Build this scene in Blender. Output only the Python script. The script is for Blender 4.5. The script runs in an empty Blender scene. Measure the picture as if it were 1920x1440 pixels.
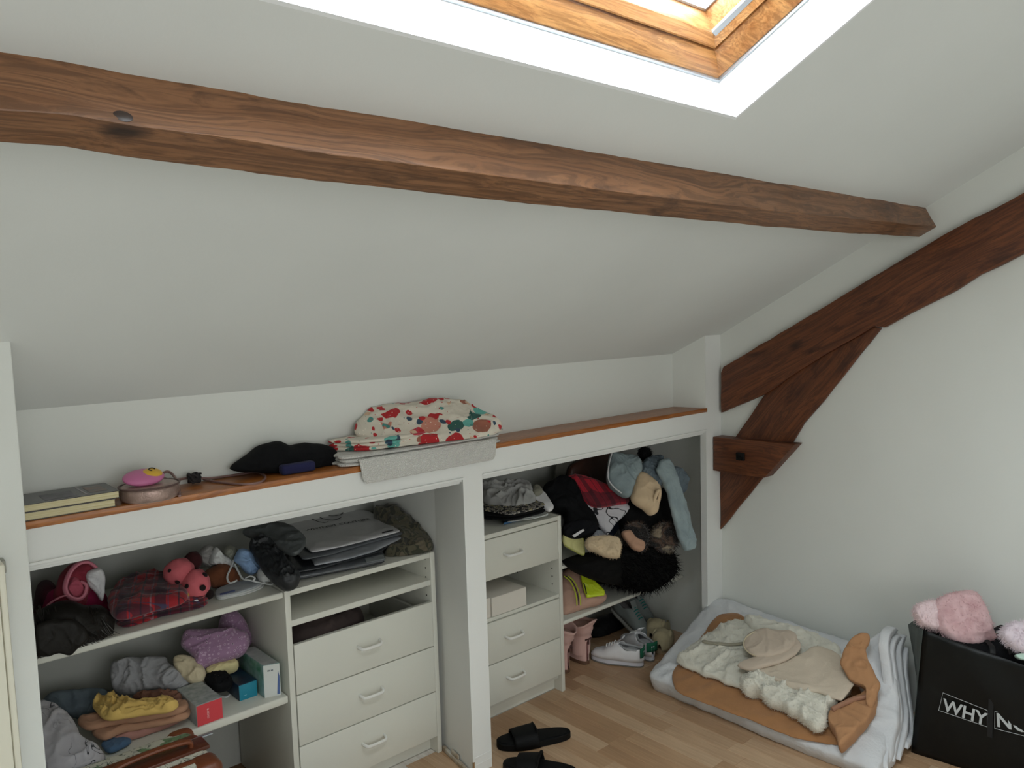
import bpy, bmesh, math, random
from mathutils import Vector, Matrix, noise
import numpy as np
D = bpy.data; COL = bpy.context.scene.collection; SC = bpy.context.scene
# ------------------------------------------------------------------ camera
YAW, PITCH, ROLL, FPX = math.radians(41.14095), math.radians(4.84663), math.radians(-1.745716), 1475.934
CAM = Vector((0, 0, 1.5))
def _rot():
    cy, sy = math.cos(YAW), math.sin(YAW)
    f = Vector((sy*math.cos(PITCH), cy*math.cos(PITCH), -math.sin(PITCH)))
    rt = Vector((cy, -sy, 0)); up = rt.cross(f)
    c, s = math.cos(ROLL), math.sin(ROLL)
    return c*rt+s*up, c*up-s*rt, f
RT, UP, FW = _rot()
cam_data = D.cameras.new('camera'); cam = D.objects.new('camera', cam_data); COL.objects.link(cam)
cam_data.sensor_width = 36; cam_data.lens = FPX/1920*36; cam_data.clip_start = 0.02
cam.matrix_world = Matrix(((RT.x, UP.x, -FW.x, CAM.x), (RT.y, UP.y, -FW.y, CAM.y), (RT.z, UP.z, -FW.z, CAM.z), (0, 0, 0, 1)))
SC.camera = cam
# ------------------------------------------------------------------ world, light, exposure
SC.view_settings.view_transform = 'Standard'; SC.view_settings.look = 'None'
SC.view_settings.gamma = 1; SC.view_settings.use_curve_mapping = False
SC.view_settings.exposure = 0.26
W = D.worlds.new('overcast_sky'); SC.world = W; W.use_nodes = True
nt = W.node_tree; bg = nt.nodes['Background']; bg.inputs['Strength'].default_value = 12.0
tc = nt.nodes.new('ShaderNodeTexCoord'); nz = nt.nodes.new('ShaderNodeTexNoise'); nz.inputs['Scale'].default_value = 2.0; nz.inputs['Detail'].default_value = 4
cr = nt.nodes.new('ShaderNodeValToRGB'); nt.links.new(tc.outputs['Generated'], nz.inputs['Vector']); nt.links.new(nz.outputs[0], cr.inputs[0])
cr.color_ramp.elements[0].position = .35; cr.color_ramp.elements[0].color = (.76, .90, 1.0, 1)
cr.color_ramp.elements[1].position = .65; cr.color_ramp.elements[1].color = (.92, .975, 1.0, 1)
nt.links.new(cr.outputs[0], bg.inputs['Color'])
def area(name, loc, rot, sx, sy, power, col=(1, 1, 1), portal=False):
    l = D.lights.new(name, 'AREA'); l.shape = 'RECTANGLE'; l.size = sx; l.size_y = sy; l.energy = power; l.color = col
    if portal: l.cycles.is_portal = True
    o = D.objects.new(name, l); COL.objects.link(o); o.location = loc; o.rotation_euler = rot; return o
SL = math.atan(.525)           # roof slope; the room rises towards -Y
# daylight through the roof window (portal); added fill lamps stand in for assumed windows
area('skylight_portal', (.95, .52, 2.24), (-SL, 0, 0), 1.05, .98, 1, portal=True)
area('rear_fill_light', (.3, -2.45, 1.45), (math.radians(90), 0, 0), 2.6, 1.5, 29, (.985, .99, 1.0))
area('side_fill_light', (-1.95, -.7, 1.35), (math.radians(90), 0, math.radians(-90)), 1.5, 1.4, 2.5, (.96, .98, 1.0))
# ------------------------------------------------------------------ helpers: pixel (1920x1440 frame) -> point on a real plane
def ray(x, y): return ((x-960)/FPX)*RT - ((y-720)/FPX)*UP + FW
def onz(x, y, z=0.): d = ray(x, y); return CAM+d*((z-CAM.z)/d.z)
def ony(x, y, Y): d = ray(x, y); return CAM+d*((Y-CAM.y)/d.y)
def onx(x, y, X): d = ray(x, y); return CAM+d*((X-CAM.x)/d.x)
def onp(x, y, p0, n): d = ray(x, y); n = Vector(n); return CAM+d*((Vector(p0)-CAM).dot(n)/d.dot(n))
def wloc(o):
    v = Vector((0, 0, 0))
    while o is not None: v = v+Vector(o.location); o = o.parent
    return v
def tag(o, label=None, cat=None, group=None, kind=None):
    if label: o['label'] = label
    if cat: o['category'] = cat
    if group: o['group'] = group
    if kind: o['kind'] = kind
    return o
def thing(name, loc, label, cat, group=None):
    o = D.objects.new(name, None); COL.objects.link(o); o.location = loc; o.empty_display_size = .05
    return tag(o, label, cat, group)
def link(name, verts, faces, m, parent=None, smooth=True, angle=None):
    V = [Vector(v) for v in verts]
    if parent is not None: org = wloc(parent)
    else:
        org = Vector(((min(v.x for v in V)+max(v.x for v in V))/2, (min(v.y for v in V)+max(v.y for v in V))/2, min(v.z for v in V)))
    me = D.meshes.new(name); me.from_pydata([v-org for v in V], [], faces); me.update()
    if m is not None: me.materials.append(m)
    if smooth:
        me.polygons.foreach_set('use_smooth', [True]*len(me.polygons))
        if angle: me.set_sharp_from_angle(angle=math.radians(angle))
    o = D.objects.new(name, me); COL.objects.link(o)
    if parent is not None: o.parent = parent
    else: o.location = org
    return o
class MB:
    def __init__(s): s.v = []; s.f = []
    def add(s, vs, fs):
        b = len(s.v); s.v += [Vector(v) for v in vs]; s.f += [tuple(b+i for i in f) for f in fs]; return s
    def box(s, x0, x1, y0, y1, z0, z1, bev=0.0, seg=2):
        bm = bmesh.new(); bmesh.ops.create_cube(bm, size=1)
        for v in bm.verts: v.co = Vector(((x0+x1)/2+v.co.x*(x1-x0), (y0+y1)/2+v.co.y*(y1-y0), (z0+z1)/2+v.co.z*(z1-z0)))
        if bev > 0: bmesh.ops.bevel(bm, geom=bm.edges[:], offset=bev, segments=seg, profile=.5, affect='EDGES')
        return s.bm(bm)
    def obox(s, c, ax, ay, az, bev=0.0, seg=2):          # oriented box: centre and three half-extent vectors
        bm = bmesh.new(); bmesh.ops.create_cube(bm, size=2)
        c, ax, ay, az = map(Vector, (c, ax, ay, az)); L = (ax.length, ay.length, az.length)
        for v in bm.verts: v.co = Vector((v.co.x*L[0], v.co.y*L[1], v.co.z*L[2]))
        if bev > 0: bmesh.ops.bevel(bm, geom=bm.edges[:], offset=bev, segments=seg, profile=.5, affect='EDGES')
        for v in bm.verts: v.co = c+ax.normalized()*v.co.x+ay.normalized()*v.co.y+az.normalized()*v.co.z
        return s.bm(bm)
    def bm(s, bm):
        bmesh.ops.recalc_face_normals(bm, faces=bm.faces[:])
        bm.verts.index_update(); s.add([v.co.copy() for v in bm.verts], [tuple(v.index for v in f.verts) for f in bm.faces]); bm.free(); return s
    def prism(s, poly, d, bev=0.0):                      # 3-D polygon extruded by vector d
        bm = bmesh.new(); d = Vector(d); vs = [bm.verts.new(Vector(p)) for p in poly]; f = bm.faces.new(vs)
        r = bmesh.ops.extrude_face_region(bm, geom=[f])
        for g in r['geom']:
            if isinstance(g, bmesh.types.BMVert): g.co += d
        if bev > 0:
            bmesh.ops.recalc_face_normals(bm, faces=bm.faces[:])
            bmesh.ops.bevel(bm, geom=bm.edges[:], offset=bev, segments=2, profile=.5, affect='EDGES')
        return s.bm(bm)
    def tube(s, pts, r, seg=10, flat=1.0, cap=True, fn=None):
        pts = [Vector(p) for p in pts]; n = len(pts); R = r if isinstance(r, (list, tuple)) else [r]*n
        t0 = (pts[1]-pts[0]).normalized(); up = fn if fn is not None else (Vector((0, 0, 1)) if abs(t0.z) < .9 else Vector((1, 0, 0)))
        up = Vector(up); vs = []; fs = []
        for i, p in enumerate(pts):
            t = (pts[min(i+1, n-1)]-pts[max(i-1, 0)]).normalized()
            a = up.cross(t); a = a.normalized() if a.length > 1e-6 else Vector((1, 0, 0)); b = t.cross(a).normalized(); up = b
            for k in range(seg):
                th = 2*math.pi*k/seg; vs.append(p+a*math.cos(th)*R[i]+b*math.sin(th)*R[i]*flat)
        for i in range(n-1):
            for k in range(seg): fs.append((i*seg+k, i*seg+(k+1) % seg, (i+1)*seg+(k+1) % seg, (i+1)*seg+k))
        if cap: fs.append(tuple(range(seg))[::-1]); fs.append(tuple((n-1)*seg+k for k in range(seg)))
        return s.add(vs, fs)
    def build(s, name, m, parent=None, smooth=True, angle=35):
        return link(name, s.v, s.f, m, parent, smooth, angle)
def catmull(pts, n, closed=False):
    pts = [Vector(p) for p in pts]; N = len(pts); out = []
    segs = N if closed else N-1
    for i in range(segs):
        g = (lambda k: pts[k % N]) if closed else (lambda k: pts[max(0, min(N-1, k))])
        p0, p1, p2, p3 = g(i-1), g(i), g(i+1), g(i+2)
        for k in range(n):
            t = k/n; t2 = t*t; t3 = t2*t
            out.append(.5*((2*p1)+(-p0+p2)*t+(2*p0-5*p1+4*p2-p3)*t2+(-p0+3*p1-3*p2+p3)*t3))
    if not closed: out.append(pts[-1])
    return out
def resample(loop, n):                                   # closed loop, even spacing
    L = [0.0]
    for i in range(len(loop)): L.append(L[-1]+(loop[(i+1) % len(loop)]-loop[i]).length)
    T = L[-1]; out = []; j = 0
    for k in range(n):
        d = T*k/n
        while L[j+1] < d: j += 1
        u = (d-L[j])/max(1e-9, L[j+1]-L[j]); out.append(loop[j].lerp(loop[(j+1) % len(loop)], u))
    return out
def wr(p, fr, seed, aniso=None, octs=2):                  # wrinkle field: soft folds with sharp creases, about -0.5..1
    q = Vector(p)
    if aniso is not None: a = Vector(aniso[0]); q = q-a*(q.dot(a)*(1-1/aniso[1]))
    q = q*fr+Vector((seed*7.13, seed*3.71, seed*1.37))
    w = Vector((noise.noise(q*.7), noise.noise(q*.7+Vector((9, 2, 5))), noise.noise(q*.7+Vector((3, 8, 1)))))
    q = q+w*1.1; s = 0; am = 1; tot = 0
    for o in range(octs):
        r = 1-abs(noise.noise(q))*2.2; s += am*(max(r, -1)**3 if r > 0 else r*.3); tot += am; am *= .45; q = q*2.1+Vector((4.3, 1.1, 2.2))
    return s/tot
def puff(pts, n=(0, 0, 1), up=.03, down=.0, rings=16, seg=72, p=5, amp=.006, fr=14, seed=1, aniso=None, edge=.004, spline=3, octs=2, floor=None, ymax=None):
    """cushion-like closed cloth surface grown from a 3-D outline; returns (verts, faces)"""
    n = Vector(n).normalized()
    loop = catmull(pts, 6, True) if spline else [Vector(q) for q in pts]
    loop = resample(loop, seg); c = sum(loop, Vector())/seg
    a = Vector((1, 0, 0)) if abs(n.x) < .9 else Vector((0, 1, 0)); a = (a-n*a.dot(n)).normalized(); b = n.cross(a)
    cxx = cxy = cyy = 0
    for q in loop:
        u, v = (q-c).dot(a), (q-c).dot(b); cxx += u*u; cxy += u*v; cyy += v*v
    th = .5*math.atan2(2*cxy, cxx-cyy); m1 = a*math.cos(th)+b*math.sin(th); m2 = n.cross(m1)
    L1 = max(abs((q-c).dot(m1)) for q in loop); L2 = max(abs((q-c).dot(m2)) for q in loop); h = max(0, (L1-L2)*.9)
    V = []; F = []
    def fold(q): return wr(q, fr, seed, aniso, octs)
    for side in (1, -1):
        for k in range(rings+1):
            t = k/rings; t = 1-(1-t)**1.6 if True else t
            for j, q in enumerate(loop):
                s0 = c+m1*max(-h, min(h, (q-c).dot(m1)))
                g = s0+(q-s0)*t
                prof = max(0, 1-t**p)**.5
                e = edge*noise.noise(q*30+Vector((seed, 0, 0)))*t
                if side == 1: z = up*prof+amp*fold(g)*min(1, prof*1.5)
                else: z = -down*prof
                g = g+(q-s0).normalized()*e if (q-s0).length > 1e-6 else g
                V.append(g+n*z)
    S = seg; off = (rings+1)*S
    for k in range(rings):
        for j in range(S):
            jj = (j+1) % S
            F.append((k*S+j, (k+1)*S+j, (k+1)*S+jj, k*S+jj)); F.append((off+k*S+j, off+k*S+jj, off+(k+1)*S+jj, off+(k+1)*S+j))
    bm = bmesh.new(); vv = [bm.verts.new(v) for v in V]
    for f in F: bm.faces.new([vv[i] for i in f])
    bmesh.ops.remove_doubles(bm, verts=bm.verts[:], dist=1e-4)
    bmesh.ops.recalc_face_normals(bm, faces=bm.faces[:])
    if floor is not None:
        for v in bm.verts:
            if v.co.z < floor: v.co.z = floor
    if ymax is not None:
        for v in bm.verts:
            if v.co.y > ymax: v.co.y = ymax
    bm.verts.index_update(); V = [v.co.copy() for v in bm.verts]; F = [tuple(v.index for v in f.verts) for f in bm.faces]; bm.free()
    return V, F
def cloth(name, m, parent, *args, **kw):
    kw.setdefault('octs', 3); kw['amp'] = kw.get('amp', .006)*1.2
    V, F = puff(*args, **kw); return link(name, V, F, m, parent)
def layers(name, m, parent, pts, z0, z1, k=3, jit=.006, seed=1, **kw):
    """folded cloth lying flat: k rounded layers joined in one mesh; pts at any z"""
    mb = MB(); hh = (z1-z0)/k; rnd = random.Random(seed); c = sum([Vector(q) for q in pts], Vector())/len(pts)
    for i in range(k):
        zc = z0+hh*(i+.5); s = 1-.012*i+rnd.uniform(-.012, .012)
        q = [Vector((c.x+(a.x-c.x)*s+rnd.uniform(-jit, jit), c.y+(a.y-c.y)*s+rnd.uniform(-jit, jit), zc)) for a in map(Vector, pts)]
        kk = dict(up=hh*.56, down=hh*.56, p=9, amp=.002, fr=12, rings=10, seg=64, seed=seed+i*1.7); kk.update(kw)
        if i < k-1: kk['amp'] = min(kk['amp'], .0015)
        mb.add(*puff(q, (0, 0, 1), **kk))
    return mb.build(name, m, parent, angle=180)
def hair(name, m, parent, srcs, count, length, rad, seed=1, droop=.4, ok=None):
    """short tapered strands standing on the surface of mesh objects"""
    rnd = random.Random(seed); mb = MB()
    for src in srcs:
        me = src.data; org = wloc(src); me.update(); areas = [p.area for p in me.polygons]
        picks = rnd.choices(range(len(areas)), weights=areas, k=count)
        vs = []; fs = []
        for i in picks:
            p = me.polygons[i]; w = [rnd.random() for _ in p.vertices]; t = sum(w)
            q = sum((me.vertices[v].co*(a/t) for v, a in zip(p.vertices, w)), Vector())+org
            if ok and not ok(q, p.normal): continue
            d = (p.normal+Vector((rnd.uniform(-.6, .6), rnd.uniform(-.6, .6), rnd.uniform(-.6, .6)))+Vector((0, 0, -droop*rnd.random()))).normalized()
            L = length*rnd.uniform(.5, 1.2); a = d.orthogonal().normalized()*rad; b = d.cross(a)
            k = len(vs); vs += [q+a, q-a*.5+b*.87, q-a*.5-b*.87, q+d*L+Vector((0, 0, -L*droop*.4))]
            fs += [(k, k+1, k+3), (k+1, k+2, k+3), (k+2, k, k+3)]
        mb.add(vs, fs)
    o = mb.build(name, m, parent, smooth=False); o['kind'] = 'stuff'; return o
# ------------------------------------------------------------------ materials
def lin(c):
    if isinstance(c, str): c = tuple(int(c[i:i+2], 16) for i in (0, 2, 4))
    return tuple(((v/255)/12.92 if v/255 <= .04045 else ((v/255+.055)/1.055)**2.4) for v in c)+(1,)
MATS = {}
def mat(name, col, rough=.6, var=.0, vs=8., bump=0., bs=60., metal=0., col2=None, spec=None, sheen=0., stretch=None, coords='Object', bdet=3, trans=None, bdist=.002):
    if name in MATS: return MATS[name]
    m = D.materials.new(name); m.use_nodes = True; nt = m.node_tree; b = nt.nodes['Principled BSDF']
    c = lin(col); b.inputs['Base Color'].default_value = c; b.inputs['Roughness'].default_value = rough; b.inputs['Metallic'].default_value = metal
    if spec is not None: b.inputs['Specular IOR Level'].default_value = spec
    if sheen: b.inputs['Sheen Weight'].default_value = sheen; b.inputs['Sheen Roughness'].default_value = .5
    tc = nt.nodes.new('ShaderNodeTexCoord'); mp = nt.nodes.new('ShaderNodeMapping'); nt.links.new(tc.outputs[coords], mp.inputs[0])
    if stretch: mp.inputs['Scale'].default_value = stretch
    if var or col2:
        n = nt.nodes.new('ShaderNodeTexNoise'); n.inputs['Scale'].default_value = vs; n.inputs['Detail'].default_value = 4; nt.links.new(mp.outputs[0], n.inputs['Vector'])
        r = nt.nodes.new('ShaderNodeValToRGB'); nt.links.new(n.outputs[0], r.inputs[0])
        c2 = lin(col2) if col2 else tuple(x*(1-var) for x in c[:3])+(1,)
        r.color_ramp.elements[0].position = .3; r.color_ramp.elements[0].color = c2; r.color_ramp.elements[1].position = .7; r.color_ramp.elements[1].color = c
        nt.links.new(r.outputs[0], b.inputs['Base Color'])
    if bump:
        n = nt.nodes.new('ShaderNodeTexNoise'); n.inputs['Scale'].default_value = bs; n.inputs['Detail'].default_value = bdet; nt.links.new(mp.outputs[0], n.inputs['Vector'])
        bp = nt.nodes.new('ShaderNodeBump'); bp.inputs['Strength'].default_value = bump; bp.inputs['Distance'].default_value = bdist; nt.links.new(n.outputs[0], bp.inputs['Height']); nt.links.new(bp.outputs[0], b.inputs['Normal'])
    MATS[name] = m; return m
class NG:                                                 # tiny node-graph helper
    def __init__(s, name, rough=.6, sheen=0, coords='Object'):
        s.m = D.materials.new(name); s.m.use_nodes = True; s.t = s.m.node_tree; s.b = s.t.nodes['Principled BSDF']; s.b.inputs['Roughness'].default_value = rough
        if sheen: s.b.inputs['Sheen Weight'].default_value = sheen
        s.co = s.t.nodes.new('ShaderNodeTexCoord').outputs[coords]
    def n(s, typ, ins=None, **kw):
        nd = s.t.nodes.new('ShaderNode'+typ)
        for k, v in kw.items(): setattr(nd, k, v)
        for k, v in (ins or {}).items():
            if isinstance(v, bpy.types.NodeSocket): s.t.links.new(v, nd.inputs[k])
            else: nd.inputs[k].default_value = v
        return nd
    def map(s, scale=(1, 1, 1), rot=(0, 0, 0), loc=(0, 0, 0), src=None): return s.n('Mapping', {0: src or s.co, 'Scale': scale, 'Rotation': rot, 'Location': loc}).outputs[0]
    def noise(s, v, sc, det=3, rough=.5, dist=0): return s.n('TexNoise', {'Vector': v, 'Scale': sc, 'Detail': det, 'Roughness': rough, 'Distortion': dist}).outputs[0]
    def ramp(s, f, stops, interp='LINEAR'):
        nd = s.n('ValToRGB', {0: f}); cr = nd.color_ramp; cr.interpolation = interp
        while len(cr.elements) < len(stops): cr.elements.new(.5)
        for e, (p, c) in zip(cr.elements, stops): e.position = p; e.color = lin(c) if not isinstance(c, (int, float)) else (c, c, c, 1)
        return nd.outputs[0]
    def math(s, op, a, b=0.): return s.n('Math', {0: a, 1: b}, operation=op).outputs[0]
    def mix(s, f, a, b, mode='MIX'):
        nd = s.t.nodes.new('ShaderNodeMix'); nd.data_type = 'RGBA'; nd.blend_type = mode
        for idx, v in ((0, f), (6, a), (7, b)):
            if isinstance(v, bpy.types.NodeSocket): s.t.links.new(v, nd.inputs[idx])
            else: nd.inputs[idx].default_value = lin(v) if (idx > 0 and not isinstance(v, float)) else v
        return nd.outputs[2]
    def out(s, col=None, height=None, bs=.3, bd=.002, rough=None):
        if col is not None: s.t.links.new(col, s.b.inputs['Base Color'])
        if rough is not None: s.t.links.new(rough, s.b.inputs['Roughness'])
        if height is not None:
            bp = s.n('Bump', {'Height': height, 'Strength': bs, 'Distance': bd}); s.t.links.new(bp.outputs[0], s.b.inputs['Normal'])
        return s.m
def wood(name, base, dark, mid, rot=(0, 0, 0), rough=.42, sc=1., knots=True, stn=.8, knot_at=.13):
    g = NG(name, rough); v = g.map(rot=rot)                # grain runs along local X after rotation
    w = g.noise(g.map((.9*sc, 5*sc, 5*sc), src=v), 2.2, 2, .5)
    warp = g.n('VectorMath', {0: v, 1: g.n('Combine'+'XYZ', {0: 0., 1: g.math('MULTIPLY', w, .12), 2: g.math('MULTIPLY', w, .12)}).outputs[0]}, operation='ADD').outputs[0]
    fine = g.noise(g.map((4*sc, 150*sc, 150*sc), src=warp), 1.0, 5, .65)
    band = g.noise(g.map((1.3*sc, 38*sc, 38*sc), src=warp), 1.0, 3, .6, .4)
    col = g.mix(g.ramp(band, [(.36, 0.), (.62, 1.)]), mid, base)
    col = g.mix(g.math('MULTIPLY', g.ramp(fine, [(.42, 1.), (.56, 0.)]), .55), col, dark)
    stain = g.noise(g.map((2.2, 7, 7), src=v), 2.6, 5, .6, .8)
    col = g.mix(g.math('MULTIPLY', g.ramp(stain, [(.56, 0.), (.70, 1.)]), stn), col, dark)
    hgt = fine
    if knots:
        vo = g.n('TexVoronoi', {'Vector': g.map((1.0, 2.2, 2.2), src=warp), 'Scale': 1.9}).outputs['Distance']
        k = g.ramp(vo, [(.03, 1.), (knot_at, 0.)]); col = g.mix(g.math('MULTIPLY', k, .85), col, '170a05')
    return g.out(col, hgt, .35, .0015)
def tartan(name, base, dark, line, sc=9, rot=(0, 0, 0), third=None):
    g = NG(name, .85, .2); v = g.map(rot=rot); sx = g.n('SeparateXYZ', {0: v})
    def stripes(s, w0, ph=0.):
        f = g.math('FRACT', g.math('ADD', g.math('MULTIPLY', s, float(sc)), ph)); return g.math('LESS_THAN', f, w0)
    col = g.mix(0., base, base)
    for ax in (0, 1):
        s_ = sx.outputs[ax]
        col = g.mix(g.math('MULTIPLY', stripes(s_, .30), .72), col, dark)
        col = g.mix(g.math('MULTIPLY', stripes(s_, .045, .13), .4), col, line)
        col = g.mix(g.math('MULTIPLY', stripes(s_, .045, -.62), .8), col, dark)
        if third: col = g.mix(g.math('MULTIPLY', stripes(s_, .03, -.35), .7), col, third)
    return g.out(col, g.noise(g.map(), 300, 2), .2, .001)
# ================================================================== the room
YF, YK, XR, XC, YCOL, YB = 1.972, 2.12, 2.93, .28, 1.81, 2.60
def cz(y): return 1.417-.525*(y-1.934)
def plaster(name, c, b=.12):
    g = NG(name, .75); g.b.inputs['Specular IOR Level'].default_value = .25
    n1 = g.noise(g.map(), 1.6, 3); n2 = g.noise(g.map(), 55, 4, .6); n3 = g.noise(g.map(), 5, 2)
    col = g.mix(g.ramp(n1, [(.35, 0.), (.65, 1.)]), c, tuple(max(0, v-5) for v in c))
    return g.out(col, g.math('ADD', n2, g.math('MULTIPLY', n3, 3.)), b, .0025)
M_wall = plaster('white_plaster_wall', (222, 224, 218)); M_ceil = plaster('white_plaster_ceiling', (220, 222, 218)); M_closet = plaster('white_painted_board', (228, 229, 225), .06)
M_gloss = mat('white_melamine', (214, 214, 203), .42, .03, 3, .03, 220)
M_melin = mat('white_melamine_inside', (206, 206, 196), .5)
def quad(name, ps, m, kind='structure'):
    o = link(name, ps, [tuple(range(len(ps)))], m, None, False); o['kind'] = kind; return o
def struct(mb, name, m, smooth=False):
    o = mb.build(name, m, None, smooth, 30); o['kind'] = 'structure'; return o
# ceiling: sloping panel with the roof-window hole, then a flat part behind the camera
X0, X1, YS0, YS1 = .33, 1.525, .983, .10
YR = -.25; T = .03
mb = MB(); ny, nzv = .525/math.hypot(.525, 1), 1/math.hypot(.525, 1); NN = Vector((0, ny, nzv)); SS = Vector((0, nzv, -ny))
def cslab(xa, xb, ya, yb):
    a = [Vector((xa, ya, cz(ya))), Vector((xb, ya, cz(ya))), Vector((xb, yb, cz(yb))), Vector((xa, yb, cz(yb)))]
    mb.prism(a, NN*T)
cslab(-2.05, X0, YR, YK+.6); cslab(X1, XR+.06, YR, YK+.6); cslab(X0, X1, YR, YS1); cslab(X0, X1, YS0, YK+.6)
mb.box(-2.05, XR+.06, -2.6, YR+.01, cz(YR), cz(YR)+T)
struct(mb, 'ceiling', M_ceil)
# right wall (gable), left column wall, rear and far-left walls
struct(MB().box(XR, XR+.06, -2.6, YF+.7, -.02, 2.62), 'wall_right', M_wall)
struct(MB().box(-2.05, XC, YCOL, YB+.05, -.02, 1.75, .003), 'wall_left', M_wall)
mb = MB()                                              # rear wall without any window (unseen, behind the camera)
mb.box(-2.05, XR+.06, -2.62, -2.56, -.02, 2.62); struct(mb, 'wall_rear', M_wall)
struct(MB().box(-2.08, -2.0, -2.6, 1.9, -.02, 2.62), 'wall_side', M_wall)
# knee wall above the ledge with its short return, and the closet front below it
mb = MB(); mb.box(XC-.02, 2.785, YK, YK+.05, 1.05, 1.40); mb.prism([(2.785, YK+.05, 1.05), (2.785, YK, 1.05), (2.8165, YF+.001, 1.05), (2.8165, YK+.05, 1.05)], (0, 0, .45))
struct(mb, 'wall_back', M_wall)
mb = MB()
mb.box(XC-.02, 2.817, YF, YF+.022, .992, 1.071)
mb.prism([(1.503, YF, -.01), (1.583, YF, -.01), (1.583, YB, -.01), (1.545, YB, -.01), (1.535, 2.178, -.01)], (0, 0, 1.003), .001)
mb.box(2.817, XR-.0005, YF, YF+.03, -.01, 1.50)
struct(mb, 'wall_front', M_closet)
M_inner = plaster('closet_inner_shaded', (178, 180, 174), .06)  # greyer than the white board: the closet's shade put into the colour
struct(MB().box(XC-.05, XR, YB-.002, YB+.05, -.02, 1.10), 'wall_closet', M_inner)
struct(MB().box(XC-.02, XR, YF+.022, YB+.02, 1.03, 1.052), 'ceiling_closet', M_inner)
for i, (xa, xb) in enumerate(((XC, 1.503), (1.583, 2.817))):
    mb = MB().box(xa, xb, YF-.006, YF+.001, .990, .997, .0015); mb.box(xa, xb, YF+.006, YF+.012, .981, .993, .001); mb.box(xa, xb, YF+.017, YF+.022, .973, .993, .001)
    struct(mb, 'trim_%d' % (i+1), M_closet)
# worn skirting corner inside the left bay next to the pillar
mb = MB(); mb.prism([(1.503, 2.0, 0), (1.532, 2.17, 0), (1.520, 2.17, 0), (1.490, 2.0, 0)], (0, 0, .016), .003); mb.prism([(1.514, 2.06, .016), (1.522, 2.11, .016), (1.513, 2.11, .016), (1.506, 2.06, .016)], (0, 0, .014), .003)
struct(mb, 'baseboard_left', mat('chipped_paint', (205, 202, 192), .7, col2=(150, 128, 98), vs=30))
pt = MB().box(1.5025, 1.509, 1.9715, 1.975, .0, .045); 
o = pt.build('paint_chip', mat('bare_chipboard', (150, 118, 80), .9, .4, 60), D.objects['wall_front'], False)
o = MB().box(1.512, 1.582, 1.9712, 1.974, .052, .058, .0005).box(1.512, 1.582, 1.9712, 1.974, .028, .032, .0005).build('scuff_ridge', M_closet, D.objects['wall_front'], False)
# ------------------------------------------------------------------ floor of beech laminate blocks
M_sub = mat('laminate_joint', (120, 90, 60), .6)
fl = MB().box(-2.05, XR+.02, -2.6, YB+.02, -.05, -.0035).build('floor', M_sub, None, False); fl['kind'] = 'structure'
def beech(i, c):
    g = NG('beech_laminate_%d' % i, .38); v = g.map(); g.b.inputs['Specular IOR Level'].default_value = .4
    fine = g.noise(g.map((120, 5, 1), src=v), 1.0, 4, .6, .3); big = g.noise(g.map((9, 1.6, 1), src=v), 2.2, 3, .5, .6)
    col = g.mix(g.ramp(big, [(.35, 0.), (.65, 1.)]), tuple(x*.93 for x in c), c); col = g.mix(g.math('MULTIPLY', g.ramp(fine, [(.45, 1.), (.6, 0.)]), .18), col, '7a5531')
    return g.out(col, fine, .04, .0005)
BE = [beech(i, c) for i, c in enumerate([(203, 171, 138), (195, 161, 127), (210, 179, 146), (188, 153, 119), (200, 167, 133), (182, 147, 114)])]
rnd = random.Random(4); PW = .0655
cache = {}
def plank_mesh(L, m):
    k = (round(L, 3), m.name)
    if k in cache: return cache[k]
    b = MB().box(0, PW-.0006, 0, L-.0007, -.006, 0, .0006, 1); me = D.meshes.new('plank'); me.from_pydata(b.v, [], b.f); me.materials.append(m); me.update(); cache[k] = me; return me
LENS = [.30, .37, .44]; n = 0; far = MB()
for ix in range(int(1.15/PW)+0, int(XR/PW)+1):
    x = ix*PW; y = .62-rnd.uniform(0, .4)
    ylim = 2.16 if x < 1.45 else (2.2 if 1.6 < x < 2.1 else YB)
    while y < ylim:
        L = rnd.choice(LENS); L = min(L, ylim-y+.02); c = Vector((x+PW/2, y+L/2, 0)); q = c-CAM; zf = q.dot(FW)
        u, v = 960+FPX*q.dot(RT)/zf, 720-FPX*q.dot(UP)/zf
        if -60 < u < 2050 and v < 1560 and n < 299 and L > .05:
            o = D.objects.new('plank', plank_mesh(L, rnd.choice(BE))); COL.objects.link(o); o.parent = fl; o.location = Vector((x, y, 0))-wloc(fl); n += 1
        y += L
M_bounce = beech(9, (232, 228, 220))  # unseen floor made pale so it bounces light up to the ceiling
far.box(-2.0, 1.13, -2.55, 1.80, -.0034, -.0012); far.box(1.13, XR, -2.55, .30, -.0034, -.0012); far.box(1.13, XR, .30, YB, -.0034, -.0022)
o = far.build('pale_bounce_floor', M_bounce, fl, False); o['kind'] = 'stuff'
# ------------------------------------------------------------------ roof window
OO = Vector((0, YS0, cz(YS0)))
UL = (YS0-YS1)/nzv
def SK(x, u, off): return OO+Vector((x, 0, 0))-SS*u+NN*off
def sweep(mbx, prof, closed=False):
    rect = [(X0, 0, 1, 1), (X1, 0, -1, 1), (X1, UL, -1, -1), (X0, UL, 1, -1)]; vs = []; fs = []; P = len(prof)
    for (x, u, sx, su) in rect:
        for (i, o) in prof: vs.append(SK(x+sx*i, u+su*i, o))
    for k in range(4):
        for j in range(P if closed else P-1):
            a, b = k*P+j, k*P+(j+1) % P; c, d = ((k+1) % 4)*P+(j+1) % P, ((k+1) % 4)*P+j; fs.append((a, b, c, d))
    mbx.add(vs, fs)
mb = MB(); sweep(mb, [(.001, -.0006), (.001, .11), (-.02, .11), (-.02, .001)], True)
win = mb.build('window_1', mat('white_plaster_reveal', (238, 240, 240), .6), None, False); win['kind'] = 'structure'
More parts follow.
